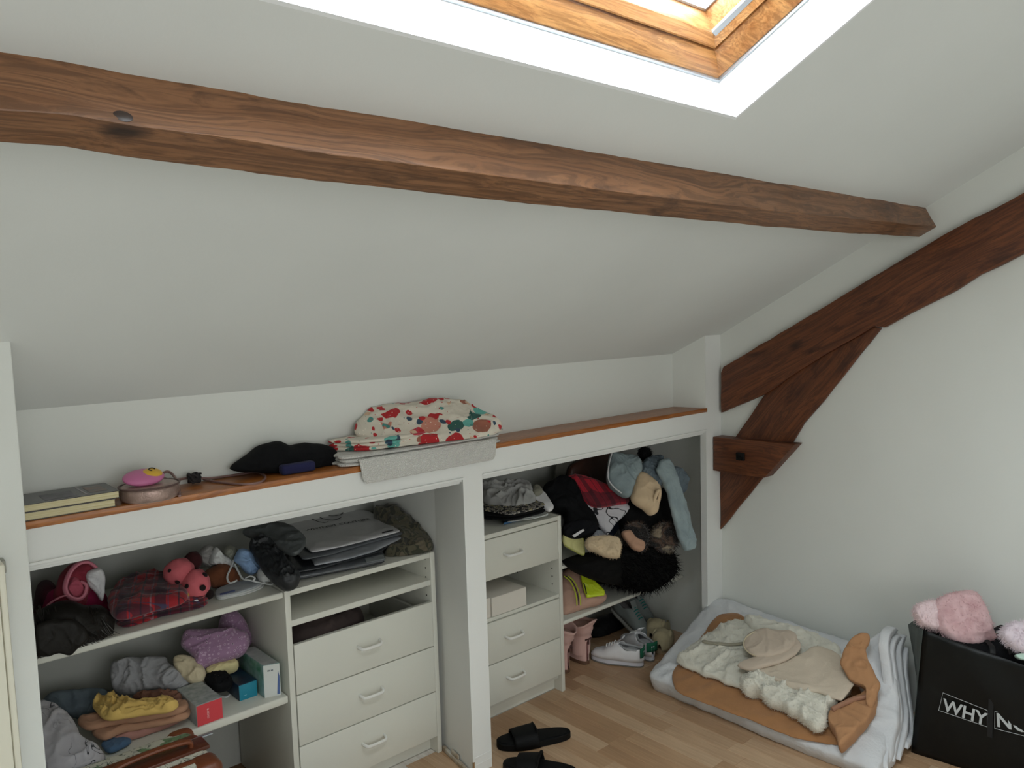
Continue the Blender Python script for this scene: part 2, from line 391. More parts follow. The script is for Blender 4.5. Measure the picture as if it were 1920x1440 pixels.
def pine(name, c, mid, dk):
    return wood(name, c, dk, mid, sc=1.0, knots=False, rough=.35, stn=.25)
M_p1 = pine('varnished_pine', (205, 150, 92), (176, 116, 62), (122, 74, 34)); M_p2 = pine('varnished_pine_sash', (214, 163, 108), (190, 132, 76), (140, 88, 44))
mb = MB(); sweep(mb, [(.001, .100), (.010, .098), (.020, .104), (.034, .118), (.042, .132), (.042, .21), (.001, .21)], True); mb.build('window_frame', M_p1, win, True, 20)
mb = MB(); sweep(mb, [(.046, .134), (.052, .131), (.060, .140), (.068, .150), (.070, .156), (.078, .20), (.078, .212), (.046, .212)], True); mb.build('window_sash', M_p2, win, True, 20)
M_al = mat('grey_aluminium', (188, 194, 200), .35, metal=.6); M_rub = mat('dark_rubber', (40, 42, 46), .6)
mb = MB(); sweep(mb, [(-.001, .092), (.006, .092), (.006, .099), (-.001, .099)], True); mb.build('sealing_strip', M_al, win, False)
mb = MB(); sweep(mb, [(.078, .196), (.083, .196), (.083, .204), (.078, .204)], True); mb.build('pane_gasket', M_al, win, False)
mb = MB(); mb.prism([SK(X1-.0635, .068, .143), SK(X1-.0635, UL-.07, .143), SK(X1-.072, UL-.07, .150), SK(X1-.072, .068, .150)], NN*.006); mb.build('sash_rail', M_al, win, False)
gm = D.materials.new('window_glass'); gm.use_nodes = True; g_ = gm.node_tree; b_ = g_.nodes['Principled BSDF']
tr = g_.nodes.new('ShaderNodeBsdfTransparent'); gl = g_.nodes.new('ShaderNodeBsdfGlossy'); gl.inputs['Roughness'].default_value = .02; fr = g_.nodes.new('ShaderNodeFresnel'); mx = g_.nodes.new('ShaderNodeMixShader')
g_.links.new(fr.outputs[0], mx.inputs[0]); g_.links.new(tr.outputs[0], mx.inputs[1]); g_.links.new(gl.outputs[0], mx.inputs[2]); g_.links.new(mx.outputs[0], g_.nodes['Material Output'].inputs['Surface'])
mb = MB(); mb.add([SK(X0+.076, .076, .203), SK(X1-.076, .076, .203), SK(X1-.076, UL-.076, .203), SK(X0+.076, UL-.076, .203)], [(0, 1, 2, 3)]); mb.build('window_pane', gm, win, False)
# ------------------------------------------------------------------ radiator at the left edge
rt_ = thing('panel_radiator', (-.28, YCOL-.05, .12), 'cream panel radiator at the left edge, fixed to the white wall beside the shelves', 'radiator')
M_cream = mat('cream_enamel', (214, 210, 192), .4)
xe = ony(16, 1200, YCOL-.055).x; ztop = ony(2, 1050, YCOL-.055).z
MB().box(-.90, xe-.012, YCOL-.09, YCOL-.075, .12, ztop-.006, .004).build('front_panel', M_cream, rt_)
MB().box(-.90, xe-.012, YCOL-.05, YCOL-.035, .12, ztop-.012, .004).build('rear_panel', M_cream, rt_)
MB().box(xe-.012, xe, YCOL-.092, YCOL-.03, .12, ztop, .005).build('side_cover', M_cream, rt_)
mb = MB()
for k in range(24): mb.box(-.89+k*.028, -.875+k*.028, YCOL-.085, YCOL-.04, ztop-.006, ztop-.001)
mb.build('top_grille', M_cream, rt_)
MB().box(xe-.004, xe+.010, YCOL-.03, YCOL-.001, ztop-.035, ztop-.008, .003).build('wall_bracket', mat('grey_bracket', (150, 150, 138), .5), rt_)
# ------------------------------------------------------------------ timbers
M_beamA = wood('old_pine_beam', (142, 100, 68), (66, 42, 26), (124, 84, 54), rough=.42, knot_at=.08)
SR = Matrix.Rotation
def beam_pts():
    TT = [(0, 90), (480, 176), (960, 262), (1440, 341), (1754, 391)]
    MM = [(0, 205), (135, 217), (210, 229), (350, 250), (480, 268), (692, 300), (960, 335), (1210, 367), (1360, 385), (1577, 409), (1712, 421), (1772, 427)]
    BBp = [(0, 270), (300, 304), (480, 326), (655, 346), (960, 379), (1172, 400), (1440, 425), (1608, 439), (1744, 446)]
    A = [(onp(x, y, (0, 1.1355, cz(1.1355)), SS)) for x, y in MM]
    dep = [(p.x, -(p-Vector((0, 1.1355, cz(1.1355)))).dot(NN)) for p in A]
    def itp(tab, x):
        if x <= tab[0][0]: return tab[0][1]
        for (a, b), (c, d) in zip(tab, tab[1:]):
            if x <= c: return b+(d-b)*(x-a)/(c-a)
        return tab[-1][1]
    wid = []
    for x, y in BBp:
        p = onp(x, y, (0, 1.1355, cz(1.1355)), NN)
        for _ in range(8):
            d = itp(dep, p.x); p = onp(x, y, Vector((0, 1.1355, cz(1.1355)))-NN*d, NN)
        wid.append((p.x, (p-Vector((0, 1.1355, cz(1.1355)))).dot(SS)))
    return dep, wid, itp
dep, wid, itp = beam_pts()
mb = MB(); NX = 150; prof = None; vs = []; fs = []
for i in range(NX+1):
    x = -.6+(2.955+.6)*i/NX; d = itp(dep, x); w = itp(wid, x); base = Vector((x, 1.1355, cz(1.1355)))+SS*(.004*noise.noise(Vector((x*6, 0, 0)))+.0015*noise.noise(Vector((x*30, 5, 0))))
    if 2.4 < x: base -= SS*.0
    lip = max(0, min(1, (x-.30)/.12))*max(0, min(1, (1.75-x)/.5)); lw = .035*lip*(1+.25*noise.noise(Vector((x*7, 1, 1))))
    pr = [(0, -.02), (0, .25), (0, .5), (0, .70), (-.10*lw, .78), (-.38*lw, .86), (-.70*lw, .93), (-.96*lw, .985), (.012-.98*lw, 1.0), (.15, 1.0), (.5, 1.0), (.88, 1.0), (.99, .99), (1.0, .95), (1.0, -.02)]
    for j, (a, b) in enumerate(pr):
        s_ = a*w; q = base+SS*s_-NN*(b*d)
        nn = .0012*noise.noise(Vector((x*5, j*.3, 3)))+.0006*noise.noise(Vector((x*40, j*2.1, 8)))
        q -= NN*nn*(1 if b > .9 else 0)-SS*nn
        vs.append(q)
K = 15
for i in range(NX):
    for j in range(K-1): fs.append((i*K+j, i*K+j+1, (i+1)*K+j+1, (i+1)*K+j))
fs.append(tuple(range(K))[::-1]); fs.append(tuple(NX*K+j for j in range(K)))
mb.add(vs, fs); bmn = mb.build('roof_purlin', M_beamA, None, True, 20)
tag(bmn, 'long reddish-brown timber beam running across the sloping ceiling below the roof window', 'beam')
# nail knot on the purlin
p = onp(230, 219, (0, 1.1355, cz(1.1355)), SS)
mb = MB(); kv = []; 
for k in range(18):
    th = k/18*2*math.pi; kv.append(p+Vector((1, 0, 0))*.0125*math.cos(th)-NN*.009*math.sin(th)-SS*.0015)
mb.prism(kv, SS*.003, .001); mb.build('knot', mat('dark_knot', (52, 38, 32), .35), bmn)
M_dark = wood('dark_stained_timber', (116, 66, 36), (50, 25, 13), (94, 50, 26), rough=.5, knot_at=.09)
def yz_wood(name, ang):                                   # same timber with the grain turned to run along a YZ direction
    return wood(name, (112, 56, 31), (40, 19, 11), (84, 39, 20), rot=(0, 0, 0), rough=.5)
def wall_timber(name, px, xf, mrot, label, parent=None, cat='beam', back=XR-.002):
    ps = [onx(x, y, xf) for x, y in px]; loop = []
    for i, q in enumerate(ps):
        r = ps[(i+1) % len(ps)]; L = (r-q).length; k = max(1, int(L/.05))
        for j in range(k):
            t = j/k; w = q.lerp(r, t)
            if 0 < j: w += Vector((0, noise.noise(w*14+Vector((3, 1, 7)))*.004, noise.noise(w*14)*.004))
            loop.append(w)
    me = MB().prism(loop, (back-xf, 0, 0), .002)
    o = link(name, me.v, me.f, None, parent, True, 40)
    # turn the object's local X along the grain so the texture follows it
    R = Matrix.Rotation(mrot, 4, 'X') @ Matrix.Rotation(math.radians(-90), 4, 'Z')
    Ri = R.inverted(); o.data.transform(Ri); o.rotation_euler = R.to_euler(); o.data.materials.append(M_dark)
    if label: tag(o, label, cat)
    return o
rang = -math.atan2(1.849-1.258, 1.962-.836)
wall_timber('rafter', [(1356, 688), (1351.5, 699), (1352, 774), (1433.5, 739), (1544.5, 666), (1639, 611.6), (1658, 614), (1705, 588), (1790, 545.5), (1837, 515), (1875, 498), (1920, 474.6), (2300, 262), (2300, 125), (1920, 361), (1771, 439), (1582, 552.6)],
            2.905, rang, 'dark brown slanting rafter on the right wall below the ceiling line')
wall_timber('knee_brace', [(1436, 736), (1379, 819), (1350.5, 883), (1350.5, 993), (1381.6, 954), (1432, 893), (1483, 833), (1507, 793.5), (1544.5, 751), (1610.7, 666), (1652, 615), (1639, 613), (1544, 668)],
            2.914, -math.radians(50), 'dark brown curved brace timber running down the right wall under the rafter')
tb = wall_timber('tie_beam_end', [(1337, 819), (1489, 834), (1433, 896), (1337, 882)], 2.862, 0.0, 'short brown timber block with a black bolt across the brace on the right wall', None, 'beam', 2.9285)
q = onx(1390, 856, 2.862); M_iron = mat('black_iron', (22, 22, 22), .5, metal=.5, bump=.3, bs=80)
nt_ = MB().box(q.x-.014, q.x, q.y-.018, q.y+.018, q.z-.015, q.z+.017, .002); nt_.tube([(q.x-.026, q.y-.006, q.z-.004), (q.x, q.y-.006, q.z-.004)], .009, 10)
o = nt_.build('bolt', M_iron, None); o.parent = tb; o.matrix_parent_inverse = tb.matrix_world.inverted() if False else Matrix()
bpy.context.view_layer.update(); o.matrix_parent_inverse = tb.matrix_world.inverted()
mb = MB(); mb.prism([onx(1492, 834, 2.925), onx(1436, 896, 2.925), onx(1448, 892, 2.925), onx(1500, 834, 2.925)], (.006, 0, 0)); struct(mb, 'trim_3', M_wall)
# ------------------------------------------------------------------ wooden ledge
M_ledge = wood('orange_pine_ledge', (176, 110, 52), (120, 68, 28), (160, 94, 40), rough=.32, stn=.4, knot_at=.07)
mb = MB(); mb.prism([(XC-.004, YF-.003, 1.071), (2.825, YF-.003, 1.071), (2.787, YK+.0, 1.071), (XC-.004, YK+.0, 1.071)], (0, 0, .017), .002)
tag(mb.build('wooden_ledge', M_ledge, None), 'long orange-brown wooden ledge board on top of the closet front', 'shelf')
# ================================================================== cabinets and shelves in the closet
Y1, Y2 = 2.164, 2.178
def handle(parent, x0, x1, z, y):
    p = [Vector((x0, y, z+.004)), Vector((x0+.001, y-.012, z+.003)), Vector((x0+.006, y-.021, z)), Vector((x0+.016, y-.024, z-.001)), Vector(((x0+x1)/2, y-.025, z-.001)), Vector((x1-.016, y-.024, z-.001)), Vector((x1-.006, y-.021, z)), Vector((x1-.001, y-.012, z+.003)), Vector((x1, y, z+.004))]
    MB().tube(catmull(p, 4), .0045, 8, 1.25).build('handle', mat('white_handle', (228, 228, 222), .35), parent)
def drawer(root, x0, x1, z0, z1, yf, hx, label=None, open_=0., ybk=2.55):
    d = MB().box(x0, x1, yf-open_, yf-open_+.016, z0, z1, .0015)
    o = d.build('drawer', M_gloss, root)
    handle(o, hx-.040, hx+.040, (z0+z1)/2+.004, yf-open_)
    b = MB(); b.box(x0+.012, x0+.024, yf-open_+.016, ybk, z0+.012, z1-.035); b.box(x1-.024, x1-.012, yf-open_+.016, ybk, z0+.012, z1-.035); b.box(x0+.012, x1-.012, yf-open_+.016, ybk, z0+.010, z0+.016); b.box(x0+.012, x1-.012, ybk-.01, ybk, z0+.012, z1-.035)
    b.build('drawer_box', M_melin, o, False); return o
def cabinet(name, label, x0, x1, yf, ztop, cells):
    r = thing(name, ((x0+x1)/2, yf+.2, 0), label, 'cabinet', None); t = .018; yb = 2.585
    MB().box(x0, x0+t, yf, yb, 0, ztop, .0015).build('side_panel', M_gloss, r); MB().box(x1-t, x1, yf, yb, 0, ztop, .0015).build('side_panel', M_gloss, r)
    MB().box(x0+t, x1-t, yf+.002, yb, ztop-.018, ztop-.001, .0015).build('top_panel', M_gloss, r)
    MB().box(x0+t, x1-t, yb-.006, yb, .06, ztop-.018).build('back_panel', M_melin, r, False)
    MB().box(x0+t, x1-t, yf+.045, yf+.06, 0, .062).build('plinth', M_gloss, r, False)
    MB().box(x0+t, x1-t, yf+.02, yb, .052, .062).build('bottom_panel', M_melin, r, False)
    return r
def pegs(root, x, sgn, ys, zs):
    for y in ys:
        for z in zs: MB().tube([(x, y, z), (x+sgn*.0012, y, z)], .0028, 8).build('peg_hole', mat('hole_dark', (50, 48, 42), .9), root)
c1 = cabinet('drawer_cabinet', 'white drawer cabinet with three drawers in the left bay, bags piled on its top', .972, 1.516, Y1, .712, None)
MB().box(.990, 1.498, Y1+.004, 2.42, .598, .617, .0015).build('shelf', M_gloss, c1)
drawer(c1, .992, 1.496, .387, .542, Y1-.003, 1.244); drawer(c1, .992, 1.496, .226, .384, Y1-.003, 1.243); drawer(c1, .992, 1.496, .064, .223, Y1-.003, 1.245)
pegs(c1, 1.498, -1, [Y1+.03, Y1+.22], [.685-.032*i for i in range(9)])
c2 = cabinet('drawer_cabinet', 'white drawer cabinet in the right bay with an open niche holding a small white box', 1.700, 2.138, Y2, .717, None)
MB().box(1.718, 2.120, Y2+.004, 2.58, .388, .402, .0015).build('shelf', M_gloss, c2)
drawer(c2, 1.722, 2.116, .546, .697, Y2-.002, 1.875); drawer(c2, 1.722, 2.116, .230, .386, Y2-.002, 1.869); drawer(c2, 1.722, 2.116, .075, .227, Y2-.002, 1.871)
pegs(c2, 2.120, -1, [Y2+.04, Y2+.25], [.53-.032*i for i in range(4)])
def board(x0, x1, y0, z0, z1, label, grp):
    return tag(MB().box(x0, x1, y0, 2.595, z0, z1, .005, 3).build('closet_shelf', M_gloss, None), label, 'shelf', None)
board(XC+.002, .970, Y1+.002, .692, .711, 'upper white shelf of the left bay, with the red plaid and pink things on it', 0)
board(XC+.002, .969, Y1+.006, .368, .392, 'lower white shelf of the left bay, with folded clothes and small boxes', 0)
board(2.140, 2.927, Y2+.002, .496, .511, 'upper white shelf of the right bay under the big clothes pile', 0)
board(2.140, 2.927, Y2+.002, .268, .285, 'lower white shelf of the right bay, above the shoes', 0)
# dark clothes inside the open gap above the top drawer
cloth('drawer_clothes', mat('dark_brown_cloth', (60, 48, 46), .95, .4, 12, .4, 60), c1, [(1.01, 2.20, .50), (1.20, 2.19, .50), (1.30, 2.30, .50), (1.2, 2.5, .5), (1.02, 2.5, .50)], up=.075, down=.02, amp=.02, seed=3)
# small white boxes standing in the niche of the right cabinet
M_card = mat('white_card', (216, 211, 200), .6)
def lidbox(name, x0, x1, y0, y1, z0, z1, label):
    r = thing(name, ((x0+x1)/2, (y0+y1)/2, z0), label, 'box')
    MB().box(x0, x1, y0, y1, z0, z1-.0, .0015).build('box_body', M_card, r)
    MB().box(x0+.002, x1-.002, y0-.0008, y0, z0+.002, z1-.002).build('front_flap', M_card, r); return r
lidbox('white_box', 1.776, 1.948, Y2+.006, Y2+.26, .403, .474, 'small white cardboard box in the open niche of the right drawer cabinet')
lidbox('white_box', 1.722, 1.772, Y2+.008, Y2+.26, .403, .477, 'narrow white box squeezed against the pillar beside the niche box')
# ================================================================== helpers for soft things
def H(px, z): return [onz(x, y, z) for x, y in px]
def V(px, Y): return [ony(x, y, Y) for x, y in px]
def TT(px, Y, n):
    cx = sum(p[0] for p in px)/len(px); cy = sum(p[1] for p in px)/len(px); p0 = ony(cx, cy, Y)
    return [onp(x, y, p0, n) for x, y in px]
NF = Vector((-.35, -.72, .60)).normalized(); NU = Vector((-.2, -.35, .91)).normalized(); NY = Vector((0, -1, 0))
def cl(name, m, pts, n, label=None, cat=None, group=None, parent=None, **kw):
    o = cloth(name, m, parent, pts, n, **kw)
    return tag(o, label, cat, group)
FONT = {}
def text(s, name, m, parent, o, xd, yd, size, depth=.0006, spacing=1.0, width=None, bold=0.):
    cu = D.curves.new('t', 'FONT'); cu.body = s; cu.size = 1; cu.extrude = 0; cu.resolution_u = 3; cu.space_character = spacing; cu.offset = bold
    ob = D.objects.new('t', cu); COL.objects.link(ob); dg = bpy.context.evaluated_depsgraph_get(); me = D.meshes.new_from_object(ob.evaluated_get(dg))
    vs = [v.co.copy() for v in me.vertices]; fs = [tuple(p.vertices) for p in me.polygons]; D.objects.remove(ob); D.meshes.remove(me); D.curves.remove(cu)
    w = max(v.x for v in vs); sx = (width/w) if width else size
    xd, yd = Vector(xd).normalized(), Vector(yd).normalized(); nn = xd.cross(yd).normalized()
    return link(name, [Vector(o)+xd*v.x*sx+yd*v.y*size+nn*depth for v in vs], fs, m, parent, False)
def fab(name, c, rough=.9, var=.12, vs=10, b=.35, bs=260, c2=None, sheen=.06):
    def ds(q): l = .3*q[0]+.59*q[1]+.11*q[2]; return tuple(min(232, (v*.84+l*.16)*(1.07 if l > 60 else 1)) for v in q)
    c = ds(c); c2 = ds(c2) if c2 else None
    return mat(name, c, rough, var, vs, b, bs, col2=c2, sheen=sheen, bdist=.0012, spec=.22)
F_black = fab('black_cotton', (14, 15, 18), sheen=0); F_navy = fab('navy_cotton', (38, 46, 66)); F_white = fab('white_cotton', (214, 213, 214)); F_grey = fab('grey_jersey', (150, 151, 154))
F_cream = fab('cream_cotton', (196, 182, 148)); F_ink = mat('black_ink', (24, 24, 26), .7)
# ================================================================== on the wooden ledge (top at 1.088)
ZL = 1.0885
def book(name, label, yf, px_l, px_r, z0, z1, cover, depth, shift=0.):
    x0 = XC+.004; x1 = ony(px_r[0], px_r[1], yf).x; r = thing(name, ((x0+x1)/2, yf+depth/2, z0), label, 'book', 'paperback books at the left end of the ledge')
    MB().box(x0, x1, yf, yf+depth, z0, z0+.0015).build('back_cover', cover, r, False); MB().box(x0, x1, yf, yf+depth, z1-.0015, z1).build('front_cover', cover, r, False)
    MB().box(x0+.002, x1-.002, yf+.002, yf+depth-.001, z0+.0015, z1-.0015).build('pages', M_pages, r, False)
    MB().box(x0, x1, yf+depth, yf+depth+.0012, z0, z1).build('spine', cover, r, False); return r, x0, x1
gp = NG('page_edges', .9); M_pages = gp.out(gp.mix(gp.ramp(gp.noise(gp.map((1, 1, 300)), 3, 2), [(.4, 0.), (.6, 1.)]), (196, 184, 140), (214, 204, 168)))
M_cov = mat('dark_book_cover', (46, 42, 44), .25); M_cov2 = mat('grey_book_cover', (70, 66, 60), .4)
book('book', 'lower book of the two on the ledge, cream pages and a thin dark cover', 1.974, 0, (218, 950), ZL, ZL+.019, M_cov2, .125)
bk, bx0, bx1 = book('book', 'upper book with a black picture cover, lying on another book on the ledge', 1.972, 0, (225, 931), ZL+.0195, ZL+.037, M_cov, .13)
zt = ZL+.037
MB().box(bx1-.068, bx1-.064, 1.985, 2.09, zt, zt+.0005).build('cover_line', mat('pale_print', (150, 146, 148), .4), bk, False)
MB().box(bx1-.056, bx1-.018, 2.00, 2.075, zt, zt+.0005).build('cover_picture', mat('warm_print', (128, 96, 80), .4, col2=(84, 90, 92), vs=60), bk, False)
MB().box(bx1-.150, bx1-.085, 1.985, 2.06, zt, zt+.0004).build('cover_photo', mat('grey_print', (92, 88, 96), .4, col2=(48, 44, 50), vs=40), bk, False)
# round metallic bag
M_rose = mat('rose_metallic_leather', (176, 150, 140), .35, .35, 60, .5, 260, metal=.55)
c = onz(281, 921, ZL+.018); c.y = min(c.y, 2.045)
rb = thing('round_shoulder_bag', (c.x, c.y, ZL), 'metallic rose round shoulder bag with a long thin strap, beside the books', 'bag')
R_ = .068
prof = [(.0, 0), (.85, 0), (.97, .004), (1.0, .012), (1.01, .019), (1.0, .026), (.96, .034), (.85, .037), (0, .037)]
vs = []; fs = []; S_ = 40
for (a, z) in prof:
    for k in range(S_): th = 2*math.pi*k/S_; vs.append((c.x+R_*a*math.cos(th)*1.0, c.y+R_*.93*a*math.sin(th), ZL+z))
for i in range(len(prof)-1):
    for k in range(S_): fs.append((i*S_+k, i*S_+(k+1) % S_, (i+1)*S_+(k+1) % S_, (i+1)*S_+k))
link('bag_body', vs, fs, M_rose, rb)
MB().tube([(c.x+R_*1.01*math.cos(t/24*2*math.pi), c.y+R_*.94*math.sin(t/24*2*math.pi), ZL+.0345) for t in range(25)], .0022, 6, cap=False).build('zip_edge', mat('dull_brown_zip', (92, 70, 66), .5), rb)
def ribbon(pts, w, t=.0016, n=8): return MB().tube(catmull(pts, n), w/2, 8, t/(w/2))
sp = [onz(337, 930, ZL+.004), onz(333, 905, ZL+.022), onz(322, 888, ZL+.035), onz(305, 882, ZL+.04), onz(302, 893, ZL+.03), onz(322, 900, ZL+.022), onz(350, 893, ZL+.014), onz(372, 888, ZL+.005), onz(430, 883, ZL+.003), onz(478, 885, ZL+.003), onz(497, 893, ZL+.003), onz(488, 904, ZL+.003), onz(455, 908, ZL+.003), onz(410, 904, ZL+.003), onz(372, 895, ZL+.005)]
for q in sp: q.y = min(q.y, 2.112)
ribbon(sp, .007, .003).build('strap', mat('rose_strap', (128, 98, 92), .5), rb)
# pink toy purse with a yellow disc
c2_ = Vector((c.x-.012, c.y, ZL+.038))
pp = thing('toy_purse', c2_, 'small pink rounded toy purse with a yellow disc, lying on the round metallic bag', 'purse')
def ellipsoid(c, rx, ry, rz, U=28, Vn=16, ax=None, f=None):
    vs = []; fs = []; ax = ax or (Vector((1, 0, 0)), Vector((0, 1, 0)), Vector((0, 0, 1))); c = Vector(c)
    for i in range(Vn+1):
        ph = math.pi*i/Vn
        for k in range(U):
            th = 2*math.pi*k/U; d = Vector((math.sin(ph)*math.cos(th), math.sin(ph)*math.sin(th), math.cos(ph))); g = f(d) if f else 1
            vs.append(c+ax[0]*d.x*rx*g+ax[1]*d.y*ry*g+ax[2]*d.z*rz*g)
    for i in range(Vn):
        for k in range(U): fs.append((i*U+k, (i+1)*U+k, (i+1)*U+(k+1) % U, i*U+(k+1) % U))
    return vs, fs
ax = (Vector((.96, .1, .02)).normalized(), Vector((-.1, .93, .30)).normalized(), Vector((0, -.3, .95)).normalized())
mb = MB(); mb.add(*ellipsoid(c2_+Vector((0, 0, .016)), .048, .036, .0145, ax=ax)); mb.build('purse_body', mat('pink_rubber', (202, 116, 160), .45), pp)
mb = MB(); mb.add(*ellipsoid(c2_+Vector((.017, -.002, .0220)), .026, .022, .0112, ax=ax)); mb.build('disc', mat('yellow_rubber', (222, 176, 60), .4), pp)
mb = MB(); mb.tube([c2_+Vector((.019+.007*math.cos(t), .007*math.sin(t)*1.0-.0035, .0335+.002*math.sin(t))) for t in [i*.45 for i in range(11)]], .0014, 6); mb.build('swirl', F_ink, pp)
# black hair band knot
mb = MB(); rnd = random.Random(8); q0 = onz(356, 893, ZL+.018); q0.y = min(q0.y, 2.085)
for k in range(7):
    a = rnd.uniform(0, 6.28); pts = [q0+Vector((.018*math.cos(a+t*.9)*(1-.1*t), .012*math.sin(a+t*.9), .011*math.sin(t*1.5+k))) for t in range(6)]
    mb.tube(catmull(pts, 4), .0032, 6)
tag(mb.build('hair_tie', mat('black_elastic', (30, 26, 28), .7), None), 'tangled black hair tie lying on the ledge right of the round bag', 'hair tie')
# black garment and navy case
cl('black_cloth', F_black, V([(432, 880), (458, 858), (490, 834), (520, 827), (545, 834), (575, 830), (612, 834), (628, 846), (628, 868), (600, 880), (560, 887), (520, 888), (470, 886)], 2.075), NY,
   'crumpled black garment on the ledge, left of the white knitted blanket', 'clothes', up=.035, down=.04, amp=.008, fr=16, seed=5, floor=ZL, p=3, ymax=2.117)
q = [ony(528, 862, 2.012), ony(590, 857, 2.012), ony(587, 880, 2.012), ony(529, 888, 2.012)]
mb = MB(); z0 = ZL; mb.obox(((q[0].x+q[1].x)/2, 2.022, z0+.014), (abs(q[1].x-q[0].x)/2, 0, 0), (0, .016, 0), (0, 0, .0135), .007, 3)
tag(mb.build('glasses_case', fab('navy_case', (40, 42, 86)), None), 'small navy blue case in front of the crumpled black garment', 'case')
# white knitted blanket folded on the ledge with its edge hanging over
gk = NG('white_knit', .95, .2); w1 = gk.n('TexWave', {'Vector': gk.map(), 'Scale': 70., 'Distortion': .5}, bands_direction='X').outputs[1]; w2 = gk.n('TexWave', {'Vector': gk.map(), 'Scale': 70., 'Distortion': .5}, bands_direction='Z').outputs[1]
M_knit = gk.out(gk.mix(gk.math('MULTIPLY', w1, w2), (206, 204, 198), (234, 232, 226)), gk.math('MULTIPLY', w1, w2), .8, .003)
kb = thing('knitted_blanket', (1.38, 2.03, ZL), 'folded white knitted blanket hanging slightly over the front of the ledge', 'blanket')
xl, xr = ony(672, 880, 1.962).x, ony(928, 840, 1.962).x
layers('blanket_fold', M_knit, kb, [(xl-.06, 2.11, 0), (xl-.035, 2.04, 0), (xl+.005, 1.965, 0), (xr, 1.962, 0), (xr+.01, 2.02, 0), (xr-.02, 2.112, 0)], ZL, ZL+.032, 3, .003, 4, amp=.002, seg=96)
fl_ = [Vector((xl, 1.957, ZL+.022)), Vector((xr+.002, 1.957, ZL+.022)), ony(929, 852, 1.957), ony(926, 862, 1.957), ony(810, 884, 1.957), ony(686, 908, 1.957), ony(680, 898, 1.957)]
cloth('blanket_edge', M_knit, kb, resample([Vector(v) for v in fl_], 60), NY, up=.007, down=.005, amp=.0025, fr=20, seed=9, spline=0, edge=.002, p=8, rings=12, seg=100)
# printed cloth on top of it
gm_ = NG('festive_print', .8, .15); v0 = gm_.map(); wp = gm_.n('TexNoise', {'Vector': v0, 'Scale': 18.}).outputs[1]
vd = gm_.n('VectorMath', {0: v0, 1: gm_.n('VectorMath', {0: wp, 1: (.03, .03, .03)}, operation='MULTIPLY').outputs[0]}, operation='ADD').outputs[0]
base = gm_.mix(0., (214, 206, 190), (214, 206, 190))
def motif(sc, th, stops, off, base, shape=(1, 1, 1)):
    vo = gm_.n('TexVoronoi', {'Vector': gm_.map(shape, loc=off, src=vd), 'Scale': float(sc), 'Randomness': .8}); rc = gm_.n('SeparateColor', {0: vo.outputs['Color']})
    col = gm_.ramp(rc.outputs[0], stops, 'CONSTANT'); ms = gm_.math('MULTIPLY', gm_.math('LESS_THAN', vo.outputs['Distance'], th), gm_.math('GREATER_THAN', rc.outputs[1], .12))
    return gm_.mix(ms, base, col)
base = motif(14, .50, [(0., (176, 24, 30)), (.34, (96, 168, 156)), (.5, (196, 130, 110)), (.62, (38, 86, 78)), (.78, (190, 40, 60)), (.9, (150, 92, 72))], (.3, .1, .7), base, (1, 1.6, 1.3))
base = motif(30, .33, [(0., (180, 30, 36)), (.4, (70, 140, 132)), (.6, (214, 180, 150)), (.8, (44, 70, 90))], (.1, .8, .2), base)
base = motif(95, .15, [(0., (236, 226, 210)), (.6, (178, 36, 40)), (.8, (60, 120, 110))], (.5, .4, .9), base)
M_fest = gm_.out(base, gm_.noise(gm_.map(), 240, 2), .2, .001)
pc = thing('printed_cloth', (1.47, 2.03, ZL+.033), 'folded white cloth with red, teal and pink festive print, on the white knitted blanket', 'cloth')
zb = ZL+.034
layers('lower_fold', M_fest, pc, [Vector((ony(735, 855, 1.975).x-.01, 1.978, 0)), Vector((ony(935, 830, 1.975).x, 1.976, 0)), Vector((xr+.012, 2.03, 0)), Vector((xr-.01, 2.105, 0)), Vector((xl+.02, 2.108, 0)), Vector((xl+.0, 2.06, 0))], zb, zb+.034, 3, .006, 12, amp=.003, seg=96)
cloth('upper_fold', M_fest, pc, TT([(664, 800), (675, 785), (692, 768), (715, 760), (760, 757), (815, 750), (868, 752), (893, 770), (914, 777), (940, 795), (930, 812), (880, 832), (800, 846), (745, 850), (728, 862), (705, 840), (690, 822), (668, 815)], 2.030, Vector((-.15, -.62, .77))), Vector((-.15, -.62, .77)), up=.018, down=.022, amp=.011, fr=13, seed=21, p=5, edge=.003, rings=26, seg=130, floor=zb+.004, ymax=2.117)
# ================================================================== left bay, upper shelf (top at .711)
ZS = .7115
M_wig = fab('dark_brown_hair', (26, 23, 19), .55, sheen=0)
wg = thing('brown_wig', (.42, 2.24, ZS), 'dark brown wig of long hair spilling over the left end of the upper shelf', 'wig')
w1_ = cloth('hair_cap', M_wig, wg, V([(66, 1200), (66, 1165), (82, 1145), (105, 1133), (135, 1127), (165, 1138), (198, 1140), (214, 1160), (205, 1195), (150, 1220), (80, 1225)], 2.215), NY, up=.045, down=.09, amp=.012, fr=22, seed=6, floor=ZS, p=2.6, aniso=((.6, 0, -.8), 3))
w2_ = cloth('hair_fringe', M_wig, wg, V([(68, 1222), (68, 1175), (110, 1160), (150, 1165), (166, 1195), (143, 1218), (130, 1228), (108, 1224), (92, 1230), (76, 1232)], 2.150), NY, up=.012, down=.008, amp=.006, fr=30, seed=7, p=3, aniso=((0, 0, 1), 3))
rnd = random.Random(3); mb = MB()
